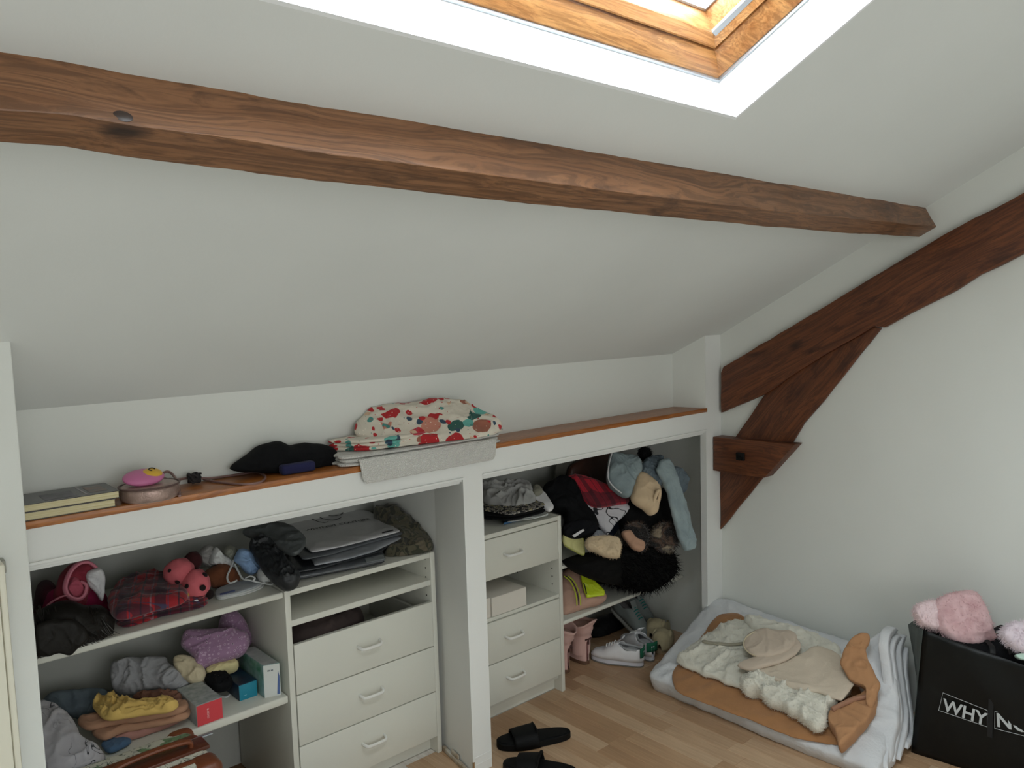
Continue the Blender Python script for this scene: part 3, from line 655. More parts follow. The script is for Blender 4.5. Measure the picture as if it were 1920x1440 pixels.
for k in range(120):
    a = rnd.uniform(0, 1); x = .315+.17*a; zt_ = ZS+rnd.uniform(.06, .13)*(1-.4*a); o_ = a < .8
    dx = rnd.uniform(-.02, .03); pts = [Vector((x+dx*.1, 2.20, zt_)), Vector((x+dx*.5, 2.172, zt_*.6+ZS*.4)), Vector((x+dx, 2.146 if o_ else 2.168, ZS+.012)), Vector((x+dx*1.2+.004, 2.146 if o_ else 2.167, ZS+.004))]
    mb.tube(catmull(pts, 4), [.0014]*8+[.001, .0009, .0008, .0006, .0004], 4)
o = mb.build('hair_strand', mat('glossy_dark_hair', (30, 26, 22), .4), wg); o['kind'] = 'stuff'
ph = thing('pink_hoodie', (.47, 2.36, ZS), 'bright pink hooded top with an open pink hood, behind the dark brown wig', 'clothes')
M_pk = fab('pink_fleece', (196, 84, 104)); M_mag = fab('magenta_cotton', (150, 26, 70)); M_pk2 = fab('pink_satin', (214, 120, 138), .5)
cloth('body', M_mag, ph, V([(75, 1180), (85, 1120), (105, 1100), (150, 1095), (192, 1105), (205, 1140), (198, 1180), (150, 1200)], 2.40), NY, up=.05, down=.06, amp=.012, fr=14, seed=12, floor=ZS, p=3)
cloth('hood', fab('deep_rose', (150, 46, 62)), ph, V([(103, 1130), (104, 1105), (114, 1080), (135, 1058), (160, 1052), (180, 1062), (184, 1085), (165, 1110), (160, 1135), (130, 1145)], 2.37), NY, up=.035, down=.04, amp=.012, fr=16, seed=13, p=3, floor=ZS)
mb = MB(); pts = [ony(x, y, Y_) for x, y, Y_ in [(182, 1066, 2.345), (165, 1054, 2.34), (145, 1058, 2.33), (130, 1075, 2.322), (122, 1100, 2.315), (128, 1117, 2.31), (145, 1124, 2.305), (158, 1116, 2.31), (162, 1098, 2.32), (150, 1090, 2.33)]]
mb.tube(catmull(pts, 5), [.004]+[.008]*(len(catmull(pts, 5))-2)+[.004], 10, .6); mb.build('hood_trim', M_pk2, ph)
mb = MB(); mb.tube(catmull([ony(124, 1116, 2.305), ony(112, 1120, 2.30), ony(98, 1128, 2.29), ony(88, 1136, 2.285)], 5), .004, 8, .5); mb.build('drawstring', M_pk2, ph)
cloth('hood_lining', M_pk, ph, V([(126, 1108), (130, 1090), (140, 1080), (152, 1092), (160, 1110), (145, 1122)], 2.335), NY, up=.012, down=.02, amp=.008, fr=30, seed=17)
cl('white_shirt', F_white, V([(160, 1078), (172, 1068), (190, 1066), (197, 1085), (195, 1110), (190, 1128), (178, 1112), (168, 1100)], 2.33), NY, 'small white shirt draped against the pink hooded top', 'clothes', up=.014, down=.02, amp=.008, fr=26, seed=14, p=3)
cl('maroon_cloth', fab('maroon_cotton', (74, 26, 38)), V([(66, 1170), (68, 1120), (80, 1095), (98, 1090), (106, 1110), (100, 1150), (85, 1185)], 2.44), NY, 'crumpled maroon cloth at the far left of the upper shelf', 'clothes', up=.04, down=.05, amp=.014, fr=16, seed=15, floor=ZS)
M_tart = tartan('red_tartan', (150, 22, 32), (30, 20, 40), (150, 150, 160), 11, (0, 0, .35), (40, 60, 90))
rt = thing('tartan_pyjamas', (.66, 2.30, ZS), 'folded red tartan garment between the dark wig and the spotted soft toy', 'clothes')
layers('lower_fold', M_tart, rt, H([(212, 1150), (222, 1120), (262, 1098), (320, 1092), (345, 1108), (386, 1122), (380, 1134), (300, 1152), (232, 1172)], ZS+.01), ZS, ZS+.036, 3, .004, 5, amp=.003)
cloth('upper_fold', M_tart, rt, H([(203, 1140), (208, 1112), (240, 1090), (295, 1078), (340, 1092), (352, 1112), (345, 1128), (290, 1142), (222, 1160)], ZS+.05), (0, 0, 1), up=.022, down=.016, amp=.012, fr=13, seed=16, p=4, floor=ZS+.02)
# spotted soft toy
M_cor = fab('coral_plush', (206, 92, 100), b=.6, bs=160); M_dk = fab('black_plush', (34, 22, 22), b=.6, bs=160)
ty = thing('spotted_soft_toy', onz(370, 1122, ZS+.0), 'coral pink soft toy with black spots beside the folded tartan garment', 'soft toy')
ty.location.z = ZS+.02
def lump(d): return 1+.10*noise.noise(d*2.2)
ca, cb = ony(336, 1072, 2.28), ony(368, 1096, 2.245)
mb = MB(); mb.add(*ellipsoid(ca, .042, .036, .038, f=lump)); mb.build('head', M_cor, ty)
mb = MB(); mb.add(*ellipsoid(cb, .038, .036, .044, f=lump)); mb.build('body', M_cor, ty)
for (cc, rr, px, r) in [(cb, .038, (374, 1099), .0085), (cb, .038, (352, 1099), .006), (cb, .038, (383, 1079), .0075), (ca, .038, (334, 1084), .006), (ca, .038, (348, 1082), .0055), (ca, .038, (318, 1070), .005)]:
    t = ony(px[0], px[1], cc.y-.02); d = (t-cc).normalized(); q = cc+d*(rr*1.06+.001); mb = MB(); a = d.orthogonal().normalized(); b = d.cross(a)
    mb.add(*ellipsoid(q, r, r*1.15, .003, ax=(a, b, d), U=14, Vn=8)); mb.build('spot', M_dk, ty)
mb = MB(); mb.add(*ellipsoid(ony(362, 1052, 2.31), .026, .026, .028, f=lump)); mb.build('ear', fab('dark_red_plush', (66, 24, 26)), ty)
mb = MB(); mb.add(*ellipsoid(ony(393, 1114, 2.235), .013, .012, .014, f=lump)); mb.build('foot', M_dk, ty)
mb = MB(); mb.add(*ellipsoid(ony(349, 1116, 2.225), .009, .007, .008, f=lump)); mb.build('yellow_patch', fab('mustard_plush', (186, 140, 50)), ty)
mb = MB(); mb.prism([ony(360, 1121, 2.215), ony(370, 1124, 2.213), ony(376, 1130, 2.213), ony(364, 1126, 2.215)], (0, .001, 0)); mb.build('care_tag', F_white, ty, False)
cl('brown_pouch', fab('tan_brown_suede', (112, 62, 36)), V([(380, 1085), (392, 1068), (418, 1057), (440, 1066), (449, 1082), (436, 1096), (400, 1101)], 2.34), NY, 'rounded tan-brown pouch beside the spotted soft toy on the upper shelf', 'pouch', up=.03, down=.035, amp=.006, fr=16, seed=22, p=2.5, floor=ZS)
# face masks
M_mask = fab('white_mask_paper', (198, 200, 198), .7); M_blue = fab('blue_mask_paper', (130, 164, 206), .7); M_olive = fab('grey_green_cup', (140, 142, 128))
gms = 'crumpled face masks on the upper shelf'
def maskthing(px, Y, m, label, seed, up=.022):
    r = thing('face_mask', V([px[0]], Y)[0], label, 'face mask', gms); r.location.z = ZS
    cloth('mask_cloth', m, r, V(px, Y), NY, up=up, down=.02, amp=.016, fr=34, seed=seed, p=2.5, rings=14, seg=60, floor=ZS); return r
m1 = maskthing([(372, 1042), (380, 1026), (398, 1024), (415, 1040), (420, 1058), (400, 1064), (384, 1060)], 2.40, fab('grey_mask', (150, 148, 144)), 'grey crumpled face mask, leftmost of the masks behind the soft toy', 31)
m2 = maskthing([(392, 1052), (400, 1032), (407, 1026), (420, 1040), (436, 1052), (430, 1062), (412, 1056), (394, 1058)], 2.37, M_mask, 'bright white folded face mask above the brown pouch', 32)
m3 = maskthing([(418, 1038), (424, 1026), (436, 1024), (445, 1036), (446, 1056), (436, 1060), (426, 1052)], 2.39, M_olive, 'round grey-green face mask between the white mask and the blue one', 33, .03)
m4 = maskthing([(440, 1050), (446, 1032), (458, 1028), (475, 1036), (484, 1056), (484, 1070), (470, 1078), (456, 1068), (448, 1058)], 2.33, M_blue, 'pale blue crumpled face mask with white ear loops', 34, .03)
m5 = maskthing([(484, 1078), (488, 1068), (500, 1064), (506, 1074), (502, 1088), (488, 1092)], 2.27, M_mask, 'small white crumpled face mask right of the pale blue mask', 35)
def strapm(par, pts, w=.006): ribbon([ony(*p) for p in pts], w, .002).build('ear_loop', M_mask, par)
strapm(m3, [(438, 1050, 2.34), (432, 1066, 2.31), (426, 1082, 2.29), (431, 1093, 2.27), (445, 1088, 2.26)]); strapm(m4, [(440, 1058, 2.33), (447, 1072, 2.30), (455, 1085, 2.27), (468, 1088, 2.25), (486, 1092, 2.25), (508, 1096, 2.24), (512, 1090, 2.25)]); strapm(m4, [(460, 1084, 2.27), (470, 1080, 2.26), (478, 1084, 2.25), (474, 1090, 2.25)]); strapm(m5, [(494, 1066, 2.27), (490, 1058, 2.28), (484, 1048, 2.29), (478, 1044, 2.30)], .004)
# flat packets
fp = thing('mask_packet', onz(448, 1112, ZS), 'stack of flat white mask packets lying in front of the crumpled masks', 'packet')
for i, (dz, mm) in enumerate([(0, M_mask), (.006, M_mask), (.012, fab('pale_grey_packet', (170, 176, 180)))]):
    cloth('packet', mm, fp, H([(404+i, 1112-i*3), (409+i, 1124-i*3), (450, 1117-i*3), (491-i*2, 1103-i*3), (488-i*3, 1092-i*2), (440, 1098-i*3)], ZS+.003+dz), (0, 0, 1), up=.0035, down=.003, amp=.0015, fr=20, seed=40+i, p=8, rings=8, seg=48)
mb = MB(); mb.prism(H([(412, 1113), (440, 1106), (441, 1108.5), (413, 1116)], ZS+.0205), (0, 0, .0006)); mb.build('blue_stripe', mat('blue_print', (96, 108, 160), .6), fp, False)
# ================================================================== on the left drawer cabinet (top at .712)
ZC = .7125
def pv(name, c, r=.32, b=.5): return mat(name, c, r, .12, 9, b, 28, bdist=.004, bdet=4)
P_dark = pv('dark_grey_poly', (44, 47, 51)); P_mid = pv('grey_poly', (96, 100, 104)); P_silv = pv('silver_poly', (150, 154, 160), .25); P_white = pv('white_poly', (206, 205, 206), .3)
gb = 'plastic mailing bags stacked on the left cabinet'
def mailer(m, px, z, th, label, seed, sag=0.):
    o = cloth('mailing_bag', m, None, resample([onz(x, y, z) for x, y in px], 72), (0, 0, 1), up=th*.5, down=th*.5, amp=th*.35, fr=7, seed=seed, p=9, spline=0, edge=.002, rings=14, seg=100)
    return tag(o, label, 'bag', gb)
mailer(P_dark, [(535, 1096), (560, 1086), (700, 1059), (722, 1054), (700, 1020), (600, 1000), (520, 1050)], ZC+.007, .014, 'black mailing bag at the very bottom of the stack on the left cabinet', 51)
mailer(P_mid, [(557, 1083), (640, 1068), (724, 1050), (712, 1020), (600, 1000), (540, 1045)], ZC+.021, .013, 'dark grey mailing bag with a pale shipping label, low in the stack', 52)
lb = D.objects['mailing_bag.001']; 
mb = MB(); mb.prism(H([(684, 1047), (718, 1040), (722, 1048), (688, 1055)], ZC+.0290), (0, 0, .0008)); mb.build('shipping_label', mat('pale_label', (150, 156, 158), .5), lb, False)
mailer(P_dark, [(548, 1074), (600, 1066), (716, 1034), (735, 1018), (640, 985), (540, 1030)], ZC+.034, .012, 'black mailing bag in the middle of the stack, under the silver one', 53)
mailer(P_silv, [(590, 1060), (640, 1051), (700, 1035), (756, 1008), (700, 985), (560, 1010)], ZC+.046, .012, 'silvery mailing bag with a bright crumpled edge under the grey one', 54)
mailer(P_mid, [(530, 1010), (568, 1050), (620, 1040), (707, 1014), (758, 1000), (700, 965), (560, 975)], ZC+.058, .012, 'mid grey mailing bag right beneath the white printed one', 55)
zw = ZC+.072
mailer(P_white, [(513, 973), (530, 990), (584, 1036), (640, 1025), (700, 1010), (752, 996), (694, 960), (647, 950), (560, 955)], zw, .012, 'white mailing bag with black lettering and logo, topmost of the stack', 56)
wb = D.objects['mailing_bag.005']; zt = zw+.0085
ta, tb_ = onz(574, 996, zt), onz(695, 974, zt); xd = (tb_-ta); yd = Vector((0, 0, 1)).cross(xd)
text('WHYNOT COUTURE', 'lettering', F_ink, wb, ta, xd, yd, .030, .0006, width=xd.length, bold=.012)
for cpts in ([(566, 962), (585, 973), (605, 980), (616, 978)], [(585, 962), (605, 972), (625, 975), (640, 970)], [(600, 960), (620, 967), (640, 964), (644, 955)], [(610, 957), (630, 960), (645, 957)]):
    MB().tube(catmull([onz(x, y, zt+.0008) for x, y in cpts], 6), [.0008]+[.0022]*(len(cpts)*6-7)+[.0008], 6, .3).build('logo_stroke', F_ink, wb)
mb = MB(); mb.prism(H([(716, 998), (737, 993), (738, 995), (717, 1000)], zt-.001), (0, 0, .0006)); mb.build('print_line', F_ink, wb, False)
cl('mailing_bag', pv('charcoal_crumpled_poly', (34, 37, 40), .55, .8), TT([(468, 1022), (480, 1008), (500, 1008), (524, 1030), (546, 1056), (562, 1076), (556, 1090), (536, 1095), (512, 1084), (492, 1066), (478, 1044)], 2.22, NU), NU, 'crumpled charcoal bag bulging from the left side of the mailing bag stack', 'bag', gb, up=.010, down=.05, amp=.020, fr=20, seed=57, p=3, floor=ZS+.0015, rings=26, seg=110, octs=3)
cl('mailing_bag', pv('grey_bag_back', (84, 88, 88)), TT([(456, 1000), (474, 985), (510, 978), (545, 985), (575, 1012), (550, 1040), (505, 1020)], 2.34, NU), NU, 'grey bag with faint lettering sticking out behind the charcoal crumpled bag', 'bag', gb, up=.008, down=.02, amp=.010, fr=14, seed=58, p=4, floor=ZS+.002)
gc = NG('olive_camouflage', .9, .2); nn_ = gc.noise(gc.map(), 22, 2, .5, .6); M_camo = gc.out(gc.ramp(nn_, [(0., (48, 48, 38)), (.42, (84, 80, 62)), (.52, (58, 60, 46)), (.6, (100, 92, 74))], 'CONSTANT'), gc.noise(gc.map(), 200, 2), .3, .001)
cl('camouflage_garment', M_camo, TT([(700, 962), (715, 952), (738, 950), (765, 968), (795, 995), (812, 1022), (808, 1036), (780, 1046), (748, 1051), (722, 1046), (730, 1010)], 2.30, NU), NU, 'dark olive camouflage garment right of the mailing bags on the left cabinet', 'clothes', up=.03, down=.06, amp=.014, fr=14, seed=59, p=4, floor=ZC+.0005, rings=24, seg=110)
# ================================================================== left bay, lower shelf (top at .392)
ZM = .3925
def carton(name, bl, br, h, back, label, mfront, mbody, mtop=None, z0=ZM, bev=.001, grp=None):
    a, b = onz(bl[0], bl[1], z0), onz(br[0], br[1], z0); xd = (b-a); w = xd.length; xd.normalize(); yd = Vector((-xd.y, xd.x, 0))
    if yd.y < 0: yd = -yd
    yd = (yd*.0+Vector((back[1], 1, 0))).normalized() if back[1] is not None else yd
    d = back[0]; c = (a+b)/2+yd*d/2; r = thing(name, (c.x, c.y, z0), label, 'box', grp)
    MB().prism([a, b, b+yd*d, a+yd*d], (0, 0, h), bev).build('carton', mbody, r)
    e = -yd*.0008; MB().prism([a+xd*.001+e, b-xd*.001+e, b-xd*.001+e+Vector((0, 0, h-.001)), a+xd*.001+e+Vector((0, 0, h-.001))], yd*.001).build('front_panel', mfront, r, False)
    if mtop is not None: t = Vector((0, 0, h)); MB().prism([a+t+xd*.002+yd*.002, b+t-xd*.002+yd*.002, b+t-xd*.002+yd*(d-.002), a+t+xd*.002+yd*(d-.002)], (0, 0, .0006)).build('top_flap', mtop, r, False)
    return r, a, b, xd, yd
M_wc = mat('glossy_white_card', (206, 210, 206), .35); M_gr = mat('green_card', (44, 118, 84), .4, col2=(150, 176, 180), vs=24); M_teal = mat('teal_card', (18, 128, 152), .45); M_dteal = mat('dark_teal_card', (16, 62, 82), .45, col2=(30, 30, 50), vs=20)
M_redc = mat('red_card', (206, 58, 66), .45); M_gc = mat('grey_card', (176, 178, 176), .5, col2=(150, 156, 156), vs=40)
h1 = ony(494, 1248, onz(496, 1309, ZM).y).z-ZM
r, a, b, xd, yd = carton('medicine_box', (496, 1309), (527.5, 1302.6), h1, (.17, -.02), 'tall white and green carton standing nearest the drawer cabinet', M_wc, M_gr, M_gc)
for dx, dz, w_, hh in ((.012, h1-.02, .007, .004), (.022, h1-.02, .006, .004)): MB().prism([a+xd*dx-yd*.002+Vector((0, 0, dz)), a+xd*(dx+w_)-yd*.002+Vector((0, 0, dz)), a+xd*(dx+w_)-yd*.002+Vector((0, 0, dz+hh)), a+xd*dx-yd*.002+Vector((0, 0, dz+hh))], yd*.001).build('print_mark', mat('grey_print_b', (120, 126, 130), .5), r, False)
MB().prism([b-xd*.012-yd*.002+Vector((0, 0, .005)), b-xd*.004-yd*.002+Vector((0, 0, .005)), b-xd*.003-yd*.002+Vector((0, 0, h1*.6)), b-xd*.006-yd*.002+Vector((0, 0, h1*.75))], yd*.001).build('blue_swirl', mat('blue_card_print', (70, 96, 150), .5), r, False)
h2 = ony(447, 1286, onz(449, 1315, ZM).y).z-ZM
r, a, b, xd, yd = carton('medicine_box', (449, 1315), (483, 1303), h2, (.13, -.02), 'small teal blue carton in front of the purple flowered cloth', M_teal, M_dteal, M_dteal)
text('I', 'print_mark', mat('pale_teal_print', (150, 200, 214), .5), r, a+xd*.022-yd*.0012+Vector((0, 0, .012)), Vector((0, 0, 1)), -xd, .012, .0012)
h3 = ony(367, 1325, onz(370, 1363.7, ZM).y).z-ZM
r, a, b, xd, yd = carton('medicine_box', (370, 1363.5), (418.6, 1345), h3, (.15, -.03), 'grey carton with a red end at the front edge of the lower shelf', M_redc, M_gc, mat('printed_grey_card', (182, 186, 184), .5, col2=(140, 150, 146), vs=70))
text('mcare', 'lettering', mat('pale_pink_print', (236, 190, 190), .5), r, a+xd*.034-yd*.0012+Vector((0, 0, .014)), Vector((0, 0, 1)), -xd, .012, .0012)
# purple flowered cloth
gf = NG('purple_flower_print', .85, .2); vo = gf.n('TexVoronoi', {'Vector': gf.map(), 'Scale': 95., 'Randomness': .6}).outputs['Distance']
colf = gf.mix(gf.ramp(vo, [(0., 1.), (.30, 1.), (.36, 0.)]), (152, 118, 148), (188, 160, 184)); colf = gf.mix(gf.ramp(vo, [(0., 1.), (.13, 1.), (.17, 0.)]), colf, (50, 34, 52)); M_flow = gf.out(colf, gf.noise(gf.map(), 200, 2), .25, .001)
fc = thing('flowered_cloth', (.80, 2.42, ZM+.05), 'purple cloth with small white flowers bundled on the lower shelf', 'clothes')
cloth('front_bundle', M_flow, fc, TT([(345, 1186), (360, 1180), (395, 1180), (430, 1178), (462, 1185), (467, 1208), (450, 1229), (407, 1244), (372, 1256), (364, 1236), (350, 1220), (340, 1208)], 2.38, NF), NF, up=.035, down=.05, amp=.010, fr=14, seed=61, p=4, rings=22, seg=100, floor=ZM+.025)
cloth('rear_bundle', M_flow, fc, V([(412, 1190), (416, 1160), (426, 1146), (442, 1143), (456, 1160), (467, 1182), (466, 1205), (440, 1215)], 2.46), NY, up=.04, down=.04, amp=.012, fr=18, seed=62, p=3)
cl('cream_cloth', F_cream, TT([(325, 1236), (340, 1228), (362, 1233), (380, 1250), (386, 1268), (374, 1281), (352, 1280), (332, 1262)], 2.36, NF), NF, 'cream and grey cloth bundle lying left of the purple flowered cloth', 'clothes', up=.025, down=.05, amp=.012, fr=16, seed=63, p=3, floor=ZM)
cl('pale_yellow_cloth', fab('pale_yellow_cotton', (206, 194, 138)), TT([(386, 1256), (410, 1244), (440, 1238), (446, 1246), (420, 1258), (396, 1264)], 2.33, NU), NU, 'strip of pale yellow cloth showing under the purple flowered cloth', 'clothes', up=.012, down=.03, amp=.006, fr=20, seed=64, p=4, floor=ZM)
cl('black_sock', F_black, TT([(384, 1272), (400, 1262), (425, 1262), (436, 1276), (424, 1290), (400, 1290)], 2.30, NU), NU, 'small black crumpled sock left of the teal carton', 'clothes', up=.014, down=.03, amp=.008, fr=20, seed=65, p=3, floor=ZM)
cpt = [onz(372, 1272, ZM+.045), onz(385, 1280, ZM+.03), onz(398, 1294, ZM+.006), onz(412, 1304, ZM+.003), onz(424, 1307, ZM+.003), onz(430, 1303, ZM+.003)]
tag(MB().tube(catmull(cpt, 6), .003, 8).build('white_cable', mat('white_plastic', (206, 208, 208), .35), None), 'thin white cable curling over the lower shelf beside the red-ended carton', 'cable')
# grey jersey, denim, printed shirt, yellow and tan clothes
cl('grey_jersey', F_grey, TT([(208, 1275), (210, 1245), (228, 1236), (262, 1233), (308, 1232), (316, 1243), (338, 1258), (356, 1280), (345, 1296), (312, 1300), (280, 1297), (250, 1306), (218, 1300)], 2.42, NF), NF, 'light grey jersey garment crumpled against the back wall of the lower shelf', 'clothes', up=.035, down=.06, amp=.022, fr=11, seed=66, p=3, rings=28, seg=130, floor=ZM, octs=3)
M_den = fab('blue_denim', (96, 110, 118), c2=(76, 88, 97)); M_lden = fab('light_denim', (142, 158, 160), c2=(120, 136, 140))
cl('denim_garment', M_den, TT([(78, 1318), (95, 1302), (120, 1294), (160, 1291), (192, 1291), (202, 1304), (190, 1338), (150, 1350), (112, 1334), (90, 1326)], 2.46, NF), NF, 'blue denim garment at the back left of the lower shelf', 'clothes', up=.025, down=.05, amp=.014, fr=14, seed=67, p=4, floor=ZM)
gs = NG('white_tee_print', .9, .2); n_ = gs.noise(gs.map(), 16, 2, .5, 1.2); nb = gs.noise(gs.map(), 7, 1)
M_tee = gs.out(gs.mix(gs.math('MULTIPLY', gs.ramp(n_, [(.485, 0.), (.495, 1.), (.515, 1.), (.525, 0.)]), gs.ramp(nb, [(.5, 0.), (.56, 1.)])), (176, 174, 178), (40, 40, 46)), gs.noise(gs.map(), 220, 2), .25, .001)
cl('printed_shirt', M_tee, TT([(72, 1330), (95, 1322), (120, 1334), (142, 1358), (152, 1384), (185, 1402), (200, 1425), (180, 1450), (90, 1460), (68, 1400)], 2.26, NU), NU, 'pale grey shirt with black scribbled print at the front left of the lower shelf', 'clothes', up=.03, down=.05, amp=.012, fr=11, seed=68, p=4, rings=24, seg=110, floor=ZM)
tn = thing('tan_trousers', (.52, 2.24, ZM), 'folded salmon and tan trousers under the yellow cloth on the lower shelf', 'clothes')
M_tan = fab('tan_cotton', (172, 126, 96)); M_sal = fab('salmon_cotton', (176, 124, 112))
for i, (m_, pxs, z) in enumerate([(M_sal, [(205, 1386), (225, 1366), (320, 1345), (345, 1340), (335, 1352), (280, 1374), (230, 1388)], .010), (M_tan, [(175, 1378), (178, 1358), (240, 1352), (330, 1326), (356, 1322), (352, 1344), (300, 1358), (230, 1372), (195, 1386)], .030), (M_tan, [(145, 1354), (170, 1342), (230, 1338), (330, 1318), (352, 1318), (345, 1332), (280, 1348), (210, 1358), (165, 1366)], .050)]):
    cloth('fold', m_, tn, H(pxs, ZM+z), (0, 0, 1), up=.011, down=.010, amp=.006, fr=14, seed=70+i, p=6, rings=14, seg=90, floor=ZM)
cl('yellow_shirt', fab('mustard_yellow_cotton', (214, 176, 88)), H([(174, 1322), (186, 1310), (212, 1305), (240, 1318), (262, 1320), (300, 1310), (326, 1312), (334, 1322), (318, 1333), (280, 1337), (240, 1344), (200, 1350), (186, 1340)], ZM+.074), (0, 0, 1), 'crumpled mustard yellow shirt on top of the tan trousers', 'clothes', up=.012, down=.012, amp=.018, fr=18, seed=74, p=4, rings=24, seg=120)
cl('brown_cloth', fab('brown_cotton', (126, 84, 66)), TT([(250, 1312), (262, 1302), (300, 1298), (330, 1300), (345, 1312), (335, 1322), (280, 1322)], 2.33, NU), NU, 'brown crumpled cloth between the grey jersey and the yellow shirt', 'clothes', up=.018, down=.04, amp=.012, fr=20, seed=75, p=3, floor=ZM)
cl('blue_cloth', fab('mid_blue_cotton', (74, 106, 140)), H([(190, 1398), (205, 1386), (232, 1384), (246, 1390), (228, 1402), (205, 1410)], ZM+.010), (0, 0, 1), 'small piece of blue cloth peeking out below the tan trousers', 'clothes', up=.008, down=.008, amp=.004, fr=20, seed=76)
# ================================================================== printed suitcase standing on the floor in front of the left bay
gv = NG('leaf_map_print', .5); nv = gv.noise(gv.map(), 24, 3, .5, 1.6); n2 = gv.noise(gv.map(loc=(3, 1, 2)), 16, 2, .5, .8)
cs = gv.mix(gv.ramp(n2, [(.56, 0.), (.58, 1.)]), (214, 212, 196), (120, 150, 112)); cs = gv.mix(gv.ramp(nv, [(.478, 0.), (.488, 1.), (.505, 1.), (.515, 0.)]), cs, (56, 74, 58)); M_map = gv.out(cs)
M_lea = mat('brown_leatherette', (122, 66, 38), .38, .3, 14, .35, 120); M_lea2 = mat('dark_brown_leatherette', (92, 46, 28), .35, .2, 14, .3, 120)
yb_ = 2.135; pr_ = ony(352, 1360, yb_); ztp = pr_.z; fr_ = onz(415, 1408, ztp-.012); x1 = fr_.x-.022; x0 = XC+.008; y0 = max(1.86, yb_-.24)
st_ = thing('suitcase', ((x0+x1)/2, (y0+yb_)/2, 0), 'suitcase with green leaf print, brown leather bands and corners, at the bottom left', 'suitcase')
MB().box(x0, x1, y0, yb_, .02, ztp, .028, 5).build('shell', M_map, st_)
for (ya, yc) in ((y0+.030, y0+.070), (yb_-.105, yb_-.050)): MB().box(x0-.003, x1+.003, ya, yc, .017, ztp+.003, .018, 4).build('band', M_lea, st_)
for (cx_, cy_) in ((x1, y0), (x1, yb_), (x0, y0), (x0, yb_)):
    sx_, sy_ = (-1 if cx_ == x1 else 1), (-1 if cy_ == yb_ else 1)
    mb = MB(); mb.box(min(cx_-sx_*.004, cx_+sx_*.065), max(cx_-sx_*.004, cx_+sx_*.065), min(cy_-sy_*.004, cy_+sy_*(.045 if sy_ < 0 else .075)), max(cy_-sy_*.004, cy_+sy_*(.045 if sy_ < 0 else .075)), ztp-.075, ztp+.004, .022, 5); mb.build('corner_cap', M_lea, st_)
xm = (x0+x1)/2+.06
MB().box(xm-.13, xm+.13, y0+.085, yb_-.095, ztp-.004, ztp+.008, .004).build('top_panel', M_lea2, st_)
MB().box(xm-.11, xm+.16, yb_-.097, yb_-.088, ztp, ztp+.005, .002).build('zip', mat('silver_zip', (170, 176, 182), .3, metal=.6), st_)
MB().tube(catmull([(xm-.09, (y0+yb_)/2-.01, ztp+.006), (xm-.08, (y0+yb_)/2-.01, ztp+.024), (xm, (y0+yb_)/2-.01, ztp+.030), (xm+.08, (y0+yb_)/2-.01, ztp+.024), (xm+.09, (y0+yb_)/2-.01, ztp+.006)], 6), .011, 10, .6).build('handle', M_lea, st_)
for (wx, wy) in ((x0+.06, y0+.06), (x1-.06, y0+.06), (x0+.06, yb_-.06), (x1-.06, yb_-.06)): MB().tube([(wx-.01, wy, .018), (wx+.01, wy, .018)], .018, 14).build('wheel', F_ink, st_)
# ================================================================== right bay: on the drawer cabinet (top at .717)
ZR = .7175
cl('blue_booklet', mat('blue_booklet_cover', (62, 108, 150), .5), resample(H([(944, 983), (976, 974), (985, 966), (950, 972)], ZR+.005), 40), (0, 0, 1), 'small blue booklet under the papers on the right cabinet', 'booklet', up=.005, down=.004, amp=.0005, spline=0, p=10, edge=0, rings=6, seg=48)
pr = thing('paper_sheets', onz(985, 975, ZR+.011), 'loose white paper sheets under the black folded garment on the right cabinet', 'paper')
for i in range(2):
    cloth('sheet', M_wc, pr, resample(H([(951+i*26, 979-i*7), (1000+i*14, 973-i*4), (1029, 966-i*2), (1018, 958), (965+i*10, 962)], ZR+.015+i*.004), 50), (0, 0, 1), up=.0015, down=.0012, amp=.003, fr=10, spline=0, seed=80+i, p=12, edge=0, rings=8, seg=60)
bg_ = thing('black_folded_garment', onz(955, 965, ZR+.02), 'black folded garment with a patterned hem under the grey shirt', 'clothes')
layers('fold', F_black, bg_, H([(904, 968), (904, 945), (950, 935), (1010, 940), (1022, 955), (1000, 964), (958, 973), (930, 972)], ZR+.03), ZR+.020, ZR+.046, 2, .004, 6, amp=.003)
gq = NG('black_white_pattern', .8); M_patt = gq.out(gq.ramp(gq.noise(gq.map(), 70, 2), [(0., (30, 30, 34)), (.48, (190, 186, 176)), (.56, (60, 60, 66)), (.62, (206, 196, 150))], 'CONSTANT'))
cloth('patterned_hem', M_patt, bg_, H([(905, 955), (910, 940), (990, 935), (1020, 944), (1010, 953), (962, 964), (935, 962)], ZR+.052), (0, 0, 1), up=.006, down=.006, amp=.003, fr=16, seed=82)
gt = thing('grey_shirt', onz(955, 950, ZR+.055), 'crumpled grey and white shirt on the right drawer cabinet, next to the pillar', 'clothes')
cloth('body', fab('grey_white_jersey', (168, 168, 164), c2=(150, 150, 148)), gt, TT([(902, 930), (904, 910), (920, 906), (960, 906), (992, 905), (1000, 920), (1004, 938), (985, 952), (962, 958), (935, 950), (915, 945)], 2.33, NU), NU, up=.022, down=.045, amp=.020, fr=16, seed=83, p=4, rings=28, seg=120, octs=3, floor=ZR+.056)
cloth('white_sleeve', F_white, gt, TT([(990, 924), (1002, 918), (1017, 920), (1030, 936), (1037, 950), (1030, 957), (1018, 950), (1004, 938), (992, 936)], 2.25, NU), NU, up=.012, down=.02, amp=.003, fr=14, seed=84, p=3)
cloth('grey_cuff', fab('olive_grey_jersey', (130, 128, 112)), gt, TT([(997, 922), (1003, 912), (1013, 914), (1017, 922), (1010, 928), (1001, 928)], 2.27, NU), NU, up=.016, down=.01, amp=.003, fr=20, seed=85, p=3)
